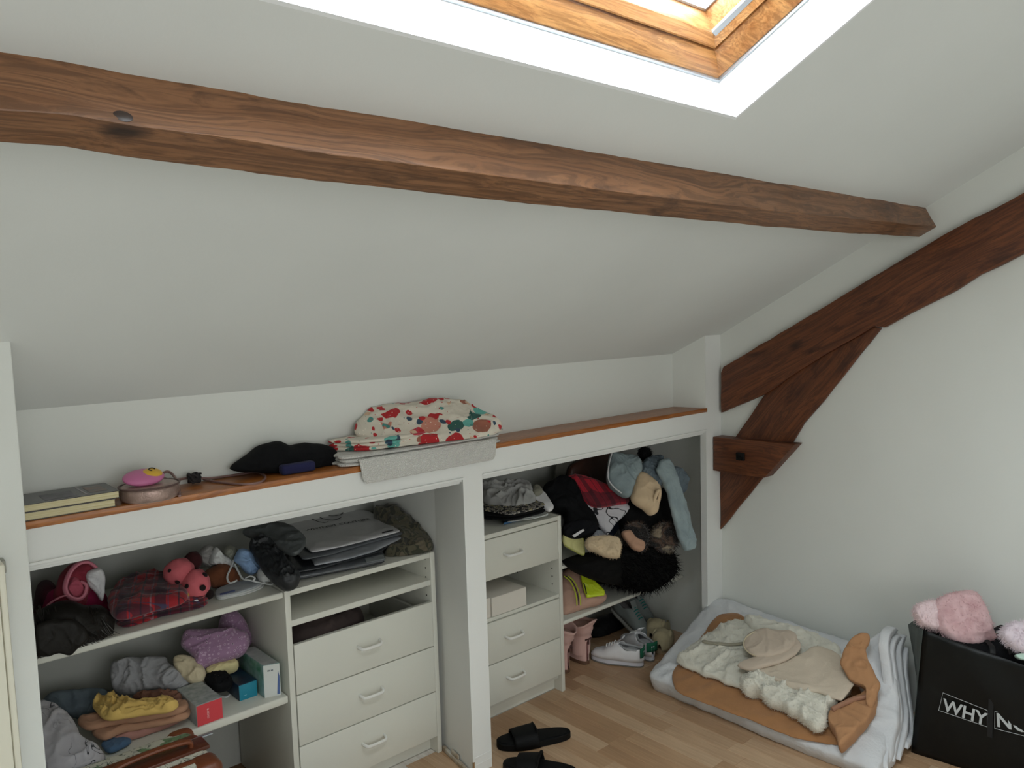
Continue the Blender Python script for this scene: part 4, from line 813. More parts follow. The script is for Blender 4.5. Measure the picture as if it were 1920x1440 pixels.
# ================================================================== right bay: clothes pile on the upper shelf (top at .511)
ZA = .5115
cl('felt_bag', fab('grey_felt', (96, 94, 84)), V([(1042, 905), (1043, 872), (1052, 864), (1080, 858), (1080, 900), (1060, 915)], 2.52), NY, 'upright grey felt bag at the back left of the big clothes pile', 'bag', up=.01, down=.02, amp=.003)
lb2 = thing('brown_leather_bag', ony(1105, 900, 2.48), 'dark brown leather bag standing at the back of the clothes pile', 'bag'); lb2.location.z = .60
cloth('bag_body', mat('dark_brown_leather', (78, 46, 34), .45, .3, 12, .3, 90), lb2, V([(1066, 925), (1070, 878), (1090, 862), (1130, 850), (1160, 850), (1165, 900), (1150, 950), (1100, 950)], 2.48), NY, up=.02, down=.04, amp=.006, fr=8, seed=91, p=5)
MB().box(lb2.location.x-.08, lb2.location.x+.10, 2.47, 2.53, ZA, ZA+.13, .01).build('bag_base', mat('dark_brown_leather', (78, 46, 34)), lb2)
bk1 = thing('black_clothes', ony(1075, 960, 2.26), 'folded black clothes hanging beside the right drawer cabinet, left of the tartan one', 'clothes'); bk1.location.z = ZA
cloth('upper_fold', F_black, bk1, TT([(1018, 915), (1040, 897), (1060, 892), (1078, 905), (1095, 940), (1110, 960), (1123, 985), (1112, 1000), (1078, 1010), (1058, 998), (1057, 960), (1030, 950)], 2.29, NF), NF, up=.03, down=.06, amp=.014, fr=12, seed=92, p=4, rings=24, seg=110)
cloth('lower_fold', fab('charcoal_cotton', (20, 21, 26), sheen=0), bk1, TT([(1056, 985), (1090, 975), (1120, 985), (1112, 1000), (1082, 1011), (1058, 1003)], 2.21, NF), NF, up=.02, down=.10, amp=.006, fr=14, seed=93, p=5, floor=ZA)
mb = MB(); mb.prism([onp(x, y, ony(1088, 1000, 2.17), NF) for x, y in ((1073, 1004), (1093, 992), (1096, 995), (1077, 1008))], NF*.002); mb.build('white_label', F_white, bk1, False)
M_tart2 = tartan('crimson_tartan', (176, 24, 44), (60, 10, 26), (40, 20, 30), 16, (.5, .2, .5))
tg = thing('crimson_tartan_shirt', ony(1125, 920, 2.28), 'folded crimson tartan shirt on the clothes pile, above the white printed cloth', 'clothes')
cloth('fold', M_tart2, tg, TT([(1056, 902), (1066, 892), (1085, 890), (1115, 900), (1150, 915), (1174, 930), (1177, 943), (1150, 948), (1122, 952), (1094, 941), (1078, 921)], 2.28, NF), NF, up=.022, down=.03, amp=.006, fr=12, seed=94, p=6, rings=22, seg=100)
gz = NG('white_scribble_print', .85, .1); nz_ = gz.noise(gz.map(), 13, 0, .5, 1.6); M_scr = gz.out(gz.mix(gz.ramp(nz_, [(.470, 0.), (.480, 1.), (.515, 1.), (.525, 0.)]), (206, 204, 208), (26, 26, 32)), gz.noise(gz.map(), 220, 2), .2, .001)
cl('scribble_print_cloth', M_scr, resample(TT([(1090, 940), (1105, 942), (1122, 952), (1150, 949), (1175, 944), (1185, 954), (1168, 968), (1152, 986), (1139, 1003), (1122, 982), (1106, 960)], 2.225, NF), 60), NF, 'white cloth with black squiggle print, pointed corner down, in the clothes pile', 'clothes', up=.012, down=.03, amp=.004, fr=14, seed=95, spline=0, p=7, rings=18, seg=96)
cl('navy_cloth', F_navy, TT([(1122, 984), (1140, 990), (1165, 965), (1184, 953), (1181, 967), (1160, 992), (1143, 1011), (1136, 1006)], 2.25, NF), NF, 'navy blue cloth layered under the white squiggle-printed one', 'clothes', up=.008, down=.05, amp=.004, seed=96, p=5)
cl('grey_striped_cloth', fab('grey_white_stripe', (150, 150, 158)), TT([(1160, 996), (1168, 980), (1186, 966), (1190, 974), (1182, 990), (1165, 1004)], 2.28, NF), NF, 'grey cloth edge to the right of the navy blue one in the pile', 'clothes', up=.008, down=.05, amp=.006, seed=97)
yc = thing('yellow_baby_cloth', ony(1078, 1022, 2.2), 'pale yellow cloth triangle resting on the shelf beside the drawer cabinet', 'clothes'); yc.location.z = ZA
cloth('cloth', fab('pale_lime_cotton', (206, 200, 128)), yc, TT([(1056, 1000), (1072, 1006), (1093, 1008), (1095, 1030), (1095, 1042), (1078, 1035), (1057, 1022)], 2.20, NF), NF, up=.010, down=.012, amp=.005, seed=98, p=5)
MB().tube(catmull([onp(x, y, ony(1078, 1022, 2.195), NF)+NF*.004 for x, y in ((1058, 1022), (1078, 1035), (1094, 1041), (1095, 1025), (1093, 1010))], 6), .0014, 6).build('piping', fab('lime_piping', (190, 196, 80)), yc)
M_fle = fab('cream_fleece', (200, 176, 140), b=.8, bs=110)
cfl = cl('cream_fleece', M_fle, TT([(1097, 1020), (1104, 1008), (1122, 1004), (1145, 1006), (1162, 1012), (1163, 1040), (1154, 1047), (1136, 1044), (1118, 1036), (1104, 1030)], 2.085, NF), NF, 'cream fleece garment hanging over the front edge of the upper right shelf', 'clothes', up=.020, down=.025, amp=.010, fr=16, seed=99, p=4)
hair('fleece_pile', M_fle, cfl, [cfl], 700, .007, .0008, 6)
cl('pale_print_cloth', fab('pale_blue_print', (176, 180, 186), c2=(120, 126, 136)), TT([(1108, 1008), (1116, 994), (1130, 996), (1140, 1008), (1128, 1014)], 2.22, NF), NF, 'pale blue-grey cloth corner above the cream fleece', 'clothes', up=.01, down=.05, amp=.006, seed=100)
# black garment mass, camouflage fur, brown bits
cl('black_coat', fab('black_wool', (12, 12, 14), sheen=0), V([(1166, 960), (1185, 938), (1215, 925), (1245, 915), (1262, 930), (1270, 975), (1262, 1020), (1240, 1035), (1205, 1030), (1178, 1015)], 2.20), NY, 'black coat in the middle of the pile, under the beige fleece cuff', 'clothes', up=.05, down=.08, amp=.012, fr=12, seed=101, p=3.5, floor=ZA)
gu = NG('patchwork_fur', .95, .4); M_pf = gu.out(gu.ramp(gu.noise(gu.map(), 13, 2, .5, .4), [(0., (24, 18, 18)), (.42, (28, 22, 20)), (.5, (104, 80, 64)), (.56, (40, 30, 28)), (.62, (164, 148, 124))]), gu.noise(gu.map(), 160, 3), .6, .003)
cf = thing('patterned_fur_hat', ony(1225, 1003, 2.2), 'brown, black and cream patterned fur garment at the bottom of the pile', 'clothes'); cf.location.z = ZA
a1 = cloth('fur_left', M_pf, cf, TT([(1170, 1002), (1184, 980), (1205, 985), (1216, 1002), (1212, 1022), (1200, 1032), (1182, 1022)], 2.10, NF), NF, up=.022, down=.05, amp=.012, fr=18, seed=102, p=3, floor=ZA-.03)
a2 = cloth('fur_right', M_pf, cf, TT([(1222, 1018), (1228, 992), (1240, 980), (1262, 986), (1272, 1008), (1264, 1026), (1240, 1030)], 2.08, NF), NF, up=.022, down=.05, amp=.012, fr=18, seed=103, p=3)
hair('fur', M_pf, cf, [a1, a2], 1400, .020, .0010, 5)
cl('tan_cuff', fab('tan_fleece', (180, 136, 108)), TT([(1166, 998), (1180, 994), (1192, 1008), (1208, 1016), (1209, 1028), (1200, 1034), (1188, 1030), (1176, 1016)], 2.07, NF), NF, 'tan fleece cuff hanging over the shelf edge beside the patterned fur', 'clothes', up=.015, down=.02, amp=.004, seed=104)
# denim jacket with fleece-lined sleeve
dj = thing('denim_jacket', ony(1190, 905, 2.3), 'light blue denim jacket with a beige fleece sleeve cuff on top of the pile', 'jacket')
dj.location.z = .70
d1 = cloth('denim_back', M_lden, dj, TT([(1145, 850), (1165, 852), (1193, 856), (1204, 882), (1194, 898), (1182, 930), (1165, 928), (1148, 915), (1138, 898), (1140, 872)], 2.20, NF), NF, up=.03, down=.05, amp=.014, fr=11, seed=105, p=4, rings=24, seg=110)
MB().tube(catmull([onp(x, y, ony(1170, 890, 2.18), NF)+NF*.012 for x, y in ((1146, 851), (1140, 875), (1139, 900), (1150, 916), (1164, 927))], 6), .0028, 6).build('white_seam', F_white, dj)
cloth('fleece_sleeve', fab('beige_fleece', (206, 178, 140), b=.5, bs=140), dj, TT([(1186, 915), (1194, 890), (1204, 885), (1222, 897), (1237, 912), (1238, 935), (1233, 957), (1220, 966), (1205, 955), (1184, 938)], 2.11, NF), NF, up=.038, down=.035, amp=.006, fr=10, seed=106, p=2.4, rings=22, seg=100)
q = onp(1226, 941, ony(1212, 925, 2.11), NF)+NF*.030; ring = []
for k in range(25): t = k/24*2*math.pi; ring.append(q+Vector((.62, -.1, .1)).normalized()*.012*math.cos(t)+Vector((.25, -.1, .9)).normalized()*.034*math.sin(t)+NF*.006)
MB().tube(ring, .0075, 10, cap=False).build('cuff_roll', MATS['beige_fleece'], dj)
mb = MB(); mb.add(*ellipsoid(q+NF*.004, .009, .028, .003, ax=(Vector((.62, -.1, .1)).normalized(), Vector((.25, -.1, .9)).normalized(), NF))); mb.build('cuff_opening', mat('cuff_hollow_shade', (64, 44, 30), .95), dj)  # dark disc on the sleeve paints the shade of the cuff's hollow
cloth('denim_fold', M_den, dj, TT([(1203, 885), (1206, 865), (1222, 856), (1240, 858), (1250, 880), (1250, 900), (1232, 916), (1218, 900)], 2.13, NF), NF, up=.028, down=.04, amp=.020, fr=17, seed=107, p=3, rings=24, seg=110)
NSL = Vector((-.25, -.93, .28)).normalized()
cloth('hanging_sleeve', M_lden, dj, resample(TT([(1230, 880), (1238, 862), (1252, 858), (1262, 874), (1268, 895), (1282, 934), (1295, 980), (1304, 1014), (1303, 1029), (1283, 1034), (1271, 1006), (1263, 975), (1252, 926), (1240, 900)], 2.03, NSL), 110), NSL, up=.014, down=.016, amp=.012, fr=11, seed=108, p=5, rings=22, seg=120, spline=0, octs=3)
MB().tube([onp(x, y, ony(1270, 950, 2.03), NSL)+NSL*.014 for x, y in ((1277, 1019), (1288, 1018), (1301, 1015))], .0016, 6).build('hem_seam', M_den, dj)
cloth('denim_tail', M_den, dj, V([(1258, 880), (1268, 874), (1286, 886), (1287, 905), (1280, 925), (1268, 915)], 2.07), NY, up=.012, down=.02, amp=.014, fr=20, seed=109)
cb_ = MB(); cb_.add(*ellipsoid(ony(1209, 851, 2.20), .030, .028, .030, f=lump)); pm = cb_.build('pompom', fab('black_pompom', (16, 16, 18)), None)
tag(pm, 'round black pompom at the top of the clothes pile behind the denim jacket', 'pompom'); hair('pompom_fur', mat('black_fur', (3, 3, 4), .8, spec=.1), pm, [pm], 700, .012, .0008, 9)
# ================================================================== right bay: lower shelf (top at .285)
ZB_ = .2855
fz = thing('black_fur_cushion', ony(1190, 1075, 2.24), 'black fluffy fur cushion jutting out between the two right shelves', 'cushion'); fz.location.z = ZB_
M_bf = fab('black_fur_base', (3, 3, 3), sheen=0)
fb = cloth('cushion_body', M_bf, fz, V([(1080, 1062), (1100, 1052), (1135, 1040), (1175, 1030), (1215, 1026), (1248, 1026), (1264, 1042), (1266, 1068), (1250, 1090), (1222, 1108), (1200, 1106), (1160, 1098), (1115, 1088), (1090, 1076)], 2.10), NY, up=.03, down=.14, amp=.008, fr=12, seed=111, p=3, floor=ZB_)
hair('fur', MATS['black_fur'], fz, [fb], 3600, .034, .0013, 4, ok=lambda q, n: q.x > 2.36)
cl('black_blanket', F_black, V([(1060, 1062), (1090, 1050), (1130, 1050), (1150, 1085), (1120, 1095), (1085, 1085)], 2.34), NY, 'black blanket behind the pink fleece on the lower right shelf', 'clothes', up=.04, down=.08, amp=.006, seed=112, floor=ZB_)
pf = thing('pink_fleece_jacket', ony(1095, 1120, 2.26), 'folded dusty pink fleece jacket with a neon yellow pocket on the lower shelf', 'jacket'); pf.location.z = ZB_
M_pf2 = fab('dusty_pink_fleece', (182, 142, 122), b=.7, bs=120); M_neon = mat('neon_yellow_nylon', (206, 226, 40), .4, .15, 10, .3, 40)
cloth('fleece_body', M_pf2, pf, TT([(1050, 1090), (1056, 1072), (1078, 1062), (1092, 1078), (1112, 1096), (1133, 1110), (1137, 1122), (1122, 1134), (1090, 1143), (1050, 1152)], 2.235, NF), NF, up=.035, down=.06, amp=.005, fr=10, seed=113, p=3.5, floor=ZB_, rings=20, seg=100)
cloth('neon_pocket', M_neon, pf, resample(TT([(1088, 1074), (1102, 1078), (1118, 1092), (1134, 1108), (1133, 1116), (1100, 1121), (1092, 1100)], 2.185, NF), 50), NF, up=.006, down=.008, amp=.003, spline=0, p=7, seed=114)
MB().tube(catmull([onp(x, y, ony(1095, 1100, 2.178), NF)+NF*.005 for x, y in ((1094, 1094), (1097, 1104), (1099, 1114))], 5), .0028, 6).build('pocket_zip', F_ink, pf)
for off in (0, 7): MB().tube(catmull([onp(x+off, y, ony(1072, 1110, 2.215), NF)+NF*.006 for x, y in ((1057, 1081), (1068, 1090), (1076, 1106), (1080, 1122), (1081, 1136))], 5), .0022, 6).build('neon_piping', M_neon, pf)
MB().tube(catmull([onp(x+3.5, y, ony(1072, 1110, 2.215), NF)+NF*.006 for x, y in ((1057, 1081), (1068, 1090), (1076, 1106), (1080, 1122), (1081, 1136))], 5), .0018, 6).build('front_zip', F_ink, pf)
# ================================================================== footwear
class Fr:                                                 # local frame: origin, length axis, side axis, up axis
    def __init__(s, o, d, up=(0, 0, 1), L=1.):
        s.o = Vector(o); s.w = Vector(up).normalized(); s.u = (Vector(d)-s.w*Vector(d).dot(s.w)).normalized(); s.v = s.w.cross(s.u); s.k = L
    def __call__(s, a, b, c): return s.o+(s.u*a+s.v*b+s.w*c)*s.k
def foot_outline(L, W, n=40, toe=1.0, heel=.78, inset=0.):
    out = []
    for i in range(n):
        t = 2*math.pi*i/n; x = L/2+L/2*math.cos(t)*(1-inset/L*2); s = math.sin(t); xf = x/L
        hw = W/2*(heel+(toe-heel)*min(1, max(0, (xf-.15)/.5)))*(1-.10*math.exp(-((xf-.38)/.14)**2)); e = abs(s)**.72*(1 if s > 0 else -1)
        out.append((x, e*(hw-inset)))
    return out
def slab_foot(F, L, W, z0, z1, **k):
    o = foot_outline(L, W, 44, **k); mb = MB(); n = len(o); vs = []
    prof = [(z0, .004), (z0+.002, 0), (z1-.002, 0), (z1, .003)]
    for z, ins in prof:
        for (x, y) in foot_outline(L, W, 44, **dict(k, inset=k.get('inset', 0)+ins)): vs.append(F(x, y, z))
    fs = [(i*n+j, i*n+(j+1) % n, (i+1)*n+(j+1) % n, (i+1)*n+j) for i in range(3) for j in range(n)]; fs += [tuple(range(n))[::-1], tuple(3*n+j for j in range(n))]
    return mb.add(vs, fs)
def interp(tab, x):
    if x <= tab[0][0]: return tab[0][1]
    for (a, b), (c, d) in zip(tab, tab[1:]):
        if x <= c: t = (x-a)/(c-a); t = t*t*(3-2*t); return b+(d-b)*t
    return tab[-1][1]
def upper(F, L, W, z0, hts, open0, n=34, m=18, heel=.78, bulge=.04):
    """shoe upper lofted along the foot; arches narrow to a rim over the opening (x/L < open0)"""
    vs = []; fs = []; rim = []
    for i in range(n+1):
        xf = i/n; xf = .5-.5*math.cos(math.pi*xf); xf = .004+xf*.99; h = interp(hts, xf)
        hw = W/2*(heel+(1-heel)*min(1, max(0, (xf-.15)/.5)))*(1-.10*math.exp(-((xf-.38)/.14)**2))*max(.02, 1-abs(2*xf-1)**3.2)**.5*.97
        gap = 0 if xf > open0 else min(1, (open0-xf)/.12)*.52
        a0 = math.pi/2*gap
        row = []
        for j in range(m+1):
            s = -1+2*j/m; ang = math.pi/2*abs(s); ang = a0+(math.pi/2-a0)*abs(s); sg = 1 if s >= 0 else -1
            y = sg*hw*math.sin(ang)**(.8); z = z0+(h-z0)*math.cos(ang)**.62 if gap == 0 else z0+(h-z0)*(math.cos(ang)/math.cos(a0))**.55
            if j == m//2 and gap == 0: y = 0
            vs.append(F(xf*L, y, z)); row.append((xf*L, y, z))
    M = m+1
    for i in range(n):
        xf = .5-.5*math.cos(math.pi*(i+.5)/n)
        for j in range(m):
            if xf < open0-.03 and j in (m//2-1, m//2): continue
            fs.append((i*M+j, i*M+j+1, (i+1)*M+j+1, (i+1)*M+j))
    mb = MB(); mb.add(vs, fs); return mb
def solidify(o, t): md = o.modifiers.new('thickness', 'SOLIDIFY'); md.thickness = t; md.offset = -1; return o
def sneaker(heel, toe, label, group, m_up, m_sole, m_tab, m_lace, m_in, L, W=None, z=0., up=(0, 0, 1), collar=.088, lace_n=5):
    heel, toe = Vector(heel), Vector(toe); W = W or L*.36; F = Fr(heel, toe-heel, up); r = thing('sneaker', heel, label, 'shoe', group)
    slab_foot(F, L, W, .0+z, .006+z).build('outsole', mat('grey_rubber', (120, 118, 112), .8), r)
    slab_foot(F, L*.995, W*.985, .005+z, .028+z).build('sole', m_sole, r)
    hts = [(0, .072+z), (.06, collar*.93+z), (.14, collar*.88+z), (.30, collar*.80+z), (.42, collar*1.0+z), (.5, collar*1.0+z), (.62, collar*.84+z), (.78, .054+z), (.92, .046+z), (1, .030+z)]
    solidify(upper(F, L*.985, W*.95, .024+z, hts, .50).build('upper', m_up, r, True, 60), .004)
    mb = MB(); mb.add(*ellipsoid(F(L*.24, 0, .055+z), L*.20, W*.36, .022, ax=(F.u, F.v, F.w), U=20, Vn=10)); mb.build('lining', m_in, r)
    ring = [F(L*(.245+.235*math.cos(t)), W*.27*math.sin(t), collar*(.90+.10*math.cos(t)*abs(math.cos(t))-.02*math.cos(2*t)*0)+z-.004*math.sin(t)**2) for t in [k/26*2*math.pi for k in range(27)]]
    MB().tube(ring, .0052, 8, cap=False).build('collar', m_in, r)
    tg_ = [F(L*.66, 0, .062+z), F(L*.54, 0, .083+z), F(L*.44, 0, .103+z), F(L*.37, 0, .118+z)]
    MB().tube(catmull(tg_, 5), [W*.20]*8+[W*.22]*8, 10, .16, fn=F.v.cross(F.u)).build('tongue', m_up, r)
    for k in range(lace_n):
        xf = .47+.052*k; h = interp(hts, xf)+.004; MB().tube(catmull([F(L*xf, -W*.22, h-.011), F(L*(xf+.01), -W*.1, h+.002), F(L*(xf+.012), 0, h+.004), F(L*(xf+.01), W*.1, h+.002), F(L*xf, W*.22, h-.011)], 4), .0026, 6).build('lace', m_lace, r)
    if m_tab:
        vs = []; fs = []
        for i in range(9):
            a = -1.05+2.1*i/8
            for zz in (.046, .056, .072, .086): vs.append(F(L*.045+L*.055*(1-math.cos(a))-.0095, W*.36*math.sin(a), zz+z))
        for i in range(8):
            for j in range(3): fs.append((i*4+j, (i+1)*4+j, (i+1)*4+j+1, i*4+j+1))
        solidify(MB().add(vs, fs).build('heel_tab', m_tab, r), .004)
        MB().obox(F(-.0020, 0, .068+z), F.u*.0008, F.v*W*.09, F.w*.003).build('tab_print', m_sole, r)
    return r, F
M_wl = mat('white_shoe_leather', (222, 222, 224), .4); M_ws = mat('white_shoe_sole', (210, 210, 218), .5); M_gt = mat('green_suede', (8, 88, 62), .8); M_wl2 = fab('white_lace', (214, 214, 212)); M_gi = fab('grey_shoe_lining', (152, 154, 156))
gw = 'white sneakers with green heel tabs'
sneaker(onz(1207, 1250), onz(1117, 1235)+Vector((0, 0, 0)), 'nearer white sneaker with a green heel tab, seen side-on on the floor', gw, M_wl, M_ws, M_gt, M_wl2, M_gi, .235)
sneaker(onz(1224, 1241), onz(1160, 1198), 'farther white sneaker with a green heel tab, half hidden behind its mate', gw, M_wl, M_ws, M_gt, M_wl2, M_gi, .235)
M_gk = fab('grey_green_knit', (118, 126, 124)); M_gl = fab('teal_lace', (24, 112, 106)); M_gs2 = mat('pale_shoe_sole', (176, 178, 174), .6); M_gin = fab('dark_grey_lining', (92, 90, 92))
gg = 'grey sneakers with teal laces'
def upf(h, t): d = (Vector(t)-Vector(h)).normalized(); return Vector((0, 0, 1))-d*d.z
ga = ((2.735, 2.46, .10), (2.745, 2.25, .002)); gb2 = ((2.865, 2.53, .10), (2.865, 2.325, .002))
sneaker(ga[0], ga[1], 'left grey sneaker with teal laces standing behind the white sneakers', gg, M_gk, M_gs2, None, M_gl, M_gin, .23, up=upf(*ga))
sneaker(gb2[0], gb2[1], 'right grey sneaker with teal laces, closest to the closet side wall', gg, M_gk, M_gs2, None, M_gl, M_gin, .23, up=upf(*gb2))
# pink ankle boots
M_pb = fab('pink_suede', (206, 164, 154), b=.5, bs=90); M_bs = mat('brown_boot_sole', (98, 70, 52), .7); M_shl = fab('pink_shearling', (204, 164, 150), b=.8, bs=90)
def boot(heel, d, label, seed):
    F = Fr(heel, d); L, W = .215, .085; r = thing('ankle_boot', heel, label, 'boot', 'pink suede ankle boots')
    slab_foot(F, L, W*1.04, 0, .017).build('sole', M_bs, r)
    upper(F, L*.98, W*.98, .014, [(0, .105), (.1, .118), (.35, .118), (.5, .098), (.7, .062), (.9, .048), (1, .03)], -1).build('foot', M_pb, r)
    vs = []; fs = []; S_ = 30; prof = [(.040, .040), (.075, .041), (.100, .043), (.112, .047), (.122, .043), (.135, .046), (.150, .052), (.165, .050), (.178, .055), (.190, .060), (.193, .056), (.186, .050), (.150, .043)]
    for i, (z, rr) in enumerate(prof):
        for k in range(S_):
            t = 2*math.pi*k/S_; g = 1+.10*noise.noise(Vector((math.cos(t)*1.6, math.sin(t)*1.6, z*22+seed))); lean = max(0, z-.1)*.25
            vs.append(F(L*.235-lean+rr*1.12*g*math.cos(t), rr*.95*g*math.sin(t), z+.012*math.sin(t*2+seed)*max(0, (z-.12)/.07)))
    for i in range(len(prof)-1):
        for k in range(S_): fs.append((i*S_+k, i*S_+(k+1) % S_, (i+1)*S_+(k+1) % S_, (i+1)*S_+k))
    MB().add(vs, fs).build('shaft', M_pb, r, True, 180)
    mb = MB(); mb.add(*ellipsoid(F(L*.235-.015, 0, .165), .052, .042, .012, ax=(F.u, F.v, F.w), U=20, Vn=8)); mb.build('shearling_lining', M_shl, r)
    MB().tube([F(L*.03-.002+.0, .0, .02), F(L*.006, 0, .06), F(L*.012, 0, .10)], .0022, 6).build('heel_seam', mat('dark_pink_seam', (132, 84, 80), .8), r)
    bw = F(L*.0, -.006, .112); MB().obox(bw, F.v*.018, F.u*.003, F.w*.004, .002).obox(bw-F.w*.012, F.w*.012, F.u*.0025, F.v*.004, .001).build('bow', mat('dark_satin_bow', (74, 48, 46), .4), r)
boot(onz(1102, 1246)+Vector((0, .0, 0)), (.15, 1, 0), 'right pink suede ankle boot with a brown sole, seen from the heel', 1.0)
boot(onz(1066, 1262)+Vector((.0, .0, 0)), (-.02, 1, 0), 'left pink suede ankle boot, partly hidden by the drawer cabinet side', 4.0)
cl('black_rucksack', fab('black_nylon', (12, 13, 16), .7), V([(1105, 1235), (1108, 1180), (1125, 1160), (1155, 1150), (1168, 1170), (1168, 1210), (1150, 1232)], 2.48), NY, 'black fabric bag standing behind the pink boots in the shoe space', 'bag', up=.05, down=.06, amp=.008, seed=121, floor=0.0, p=3)
# beige slippers
M_bslip = fab('beige_teddy', (172, 158, 122), b=.9, bs=100); M_bsole = mat('beige_foam_sole', (150, 128, 98), .8)
def slipper(heel, d, label, seed):
    F = Fr(heel, d); L, W = .175, .088; r = thing('slipper', heel, label, 'slipper', 'beige fluffy slippers')
    slab_foot(F, L, W, 0, .020).build('sole', M_bsole, r)
    o = upper(F, L, W*.98, .016, [(0, .05), (.15, .055), (.4, .066), (.6, .088), (.8, .086), (.93, .07), (1, .045)], .45, bulge=.1).build('upper', M_bslip, r, True, 180); solidify(o, .006)
    mb = MB(); mb.add(*ellipsoid(F(L*.25, 0, .035), L*.2, W*.34, .012, ax=(F.u, F.v, F.w), U=20, Vn=8)); mb.build('footbed', mat('dark_footbed', (58, 44, 36), .9), r)
    for s_ in (-1, 1):
        mb = MB(); mb.add(*ellipsoid(F(L*.66, s_*W*.36, .074), .022, .012, .012, ax=((F.u*.8-F.w*.5).normalized(), F.v, (F.w*.8+F.u*.5).normalized()), f=lump)); mb.build('ear', M_bslip, r)
    hair('fluff', M_bslip, r, [o], 500, .009, .0008, seed)
slipper(Vector((2.825, 2.195, 0)), Vector((-.16, -.075, 0)), 'front beige fluffy slipper with small ears, toe pointing at the room', 31)
slipper(Vector((2.905, 2.27, 0)), Vector((-.16, -.045, 0)), 'rear beige fluffy slipper, tucked behind the front one beside the quilt', 32)
# black slides
M_sl = mat('black_foam', (8, 9, 10), .6, bump=.2, bs=200, spec=.2); M_st = mat('black_strap', (8, 9, 10), .65, spec=.2)
def slide(heel, toe, label, strap0=.46, strap1=.80, rise=.036):
    heel, toe = Vector(heel), Vector(toe); L = (toe-heel).length; W = L*.39; F = Fr(heel, toe-heel); r = thing('slide_sandal', heel, label, 'sandal', 'black slide sandals')
    slab_foot(F, L, W, 0, .024, toe=1.0, heel=.80).build('sole', M_sl, r)
    slab_foot(F, L*.0+L, W, .0235, .027, toe=1.0, heel=.80, inset=.006).build('footbed', M_st, r)
    vs = []; fs = []; n, m = 10, 22
    for i in range(n+1):
        u = strap0+(strap1-strap0)*i/n; hh = rise*(1-.34*i/n)+.024; hw = W/2*1.015*(1-.5*max(0, u-.72)**1.0*1.2)
        for j in range(m+1):
            a = math.pi*j/m; y = hw*math.cos(a)*1.0; y = math.copysign(abs(math.cos(a))**.75, math.cos(a))*hw; vs.append(F(u*L+(.012*math.sin(a) if i == 0 else 0), y, .006+(hh-.006)*math.sin(a)**.6))
    for i in range(n):
        for j in range(m): fs.append((i*(m+1)+j, i*(m+1)+j+1, (i+1)*(m+1)+j+1, (i+1)*(m+1)+j))
    solidify(MB().add(vs, fs).build('strap', M_st, r, True, 180), .006)
slide(onz(1069, 1380), onz(932, 1402), 'rear black slide sandal on the laminate floor beside the pillar')
slide(onz(1080, 1456), onz(944, 1440), 'front black slide sandal, cut off by the bottom edge of the picture')
# ================================================================== quilt, blankets and clothes on the floor by the right wall
gq2 = NG('white_quilt', .85, .2); M_quilt = gq2.out(gq2.mix(gq2.ramp(gq2.noise(gq2.map(), 5, 3), [(.4, 0.), (.6, 1.)]), (206, 208, 210), (216, 217, 218)), gq2.math('ADD', gq2.noise(gq2.map(), 12, 3, .6, .5), gq2.math('MULTIPLY', gq2.noise(gq2.map(), 160, 2), .15)), .6, .012)
NQ = Vector((-.30, -.03, .954)).normalized(); PQ = Vector((2.44, 1.5, .055))
def Q(px, h=0.): return [onp(x, y, PQ+NQ*h, NQ) for x, y in px]
qt = thing('quilt', (2.68, 1.55, 0), 'thick white folded quilt lying on the floor against the right wall', 'quilt')
cloth('quilt_base', M_quilt, qt, Q([(1217, 1268), (1240, 1238), (1280, 1190), (1318, 1145), (1342, 1126), (1368, 1126), (1410, 1142), (1461, 1160), (1530, 1184), (1600, 1205), (1660, 1225), (1668, 1330), (1650, 1440), (1600, 1432), (1489, 1390), (1360, 1334), (1250, 1284)], .012), NQ, up=.022, down=.2, amp=.010, fr=9, seed=131, p=7, rings=26, seg=170, floor=.001, edge=.006)
def sheet(curve, Y, L, th, nseg=4, seed=1., waves=.004):
    c = catmull([ony(x, y, Y-.045+(1440-y)/260*.13) for x, y in curve], nseg); vs = []; fs = []; n = len(c); K = 24
    for i, p in enumerate(c):
        t = (c[min(i+1, n-1)]-c[max(i-1, 0)]).normalized(); nr = Vector((0, -1, 0)).cross(t).normalized()
        if nr.z < 0: nr = -nr
        e = min(1, min(i, n-1-i)/2.5+.15)
        for k in range(K):
            a = 2*math.pi*k/K; ca, sa = math.cos(a), math.sin(a); v = math.copysign(abs(ca)**.18, ca)*L/2+L/2; w = math.copysign(abs(sa)**.8, sa)*th/2*e*min(1, .25+abs(abs(ca)**.18-1)*9+ .75)
            wv = waves*noise.noise(Vector((i*.35, v*9, seed)))
            vs.append(p+Vector((0, v, 0))+nr*(w+wv))
    for i in range(n-1):
        for k in range(K): fs.append((i*K+k, i*K+(k+1) % K, (i+1)*K+(k+1) % K, (i+1)*K+k))
    fs.append(tuple(range(K))[::-1]); fs.append(tuple((n-1)*K+k for k in range(K)))
    return MB().add(vs, fs)
crv = [([(1684, 1182), (1672, 1190), (1667, 1215), (1672, 1250), (1678, 1300), (1683, 1335), (1676, 1380), (1667, 1420), (1665, 1445)], 1.085, .035, .024),
       ([(1692, 1196), (1682, 1204), (1678, 1225), (1682, 1260), (1690, 1310), (1693, 1345), (1686, 1385), (1677, 1430)], 1.080, .035, .022),
       ([(1700, 1192), (1692, 1215), (1692, 1240), (1697, 1280), (1703, 1320), (1705, 1350), (1698, 1390), (1688, 1425)], 1.075, .035, .024),
       ([(1703, 1215), (1702, 1260), (1706, 1300), (1713, 1350), (1717, 1378), (1708, 1394), (1702, 1404)], 1.070, .035, .022)]
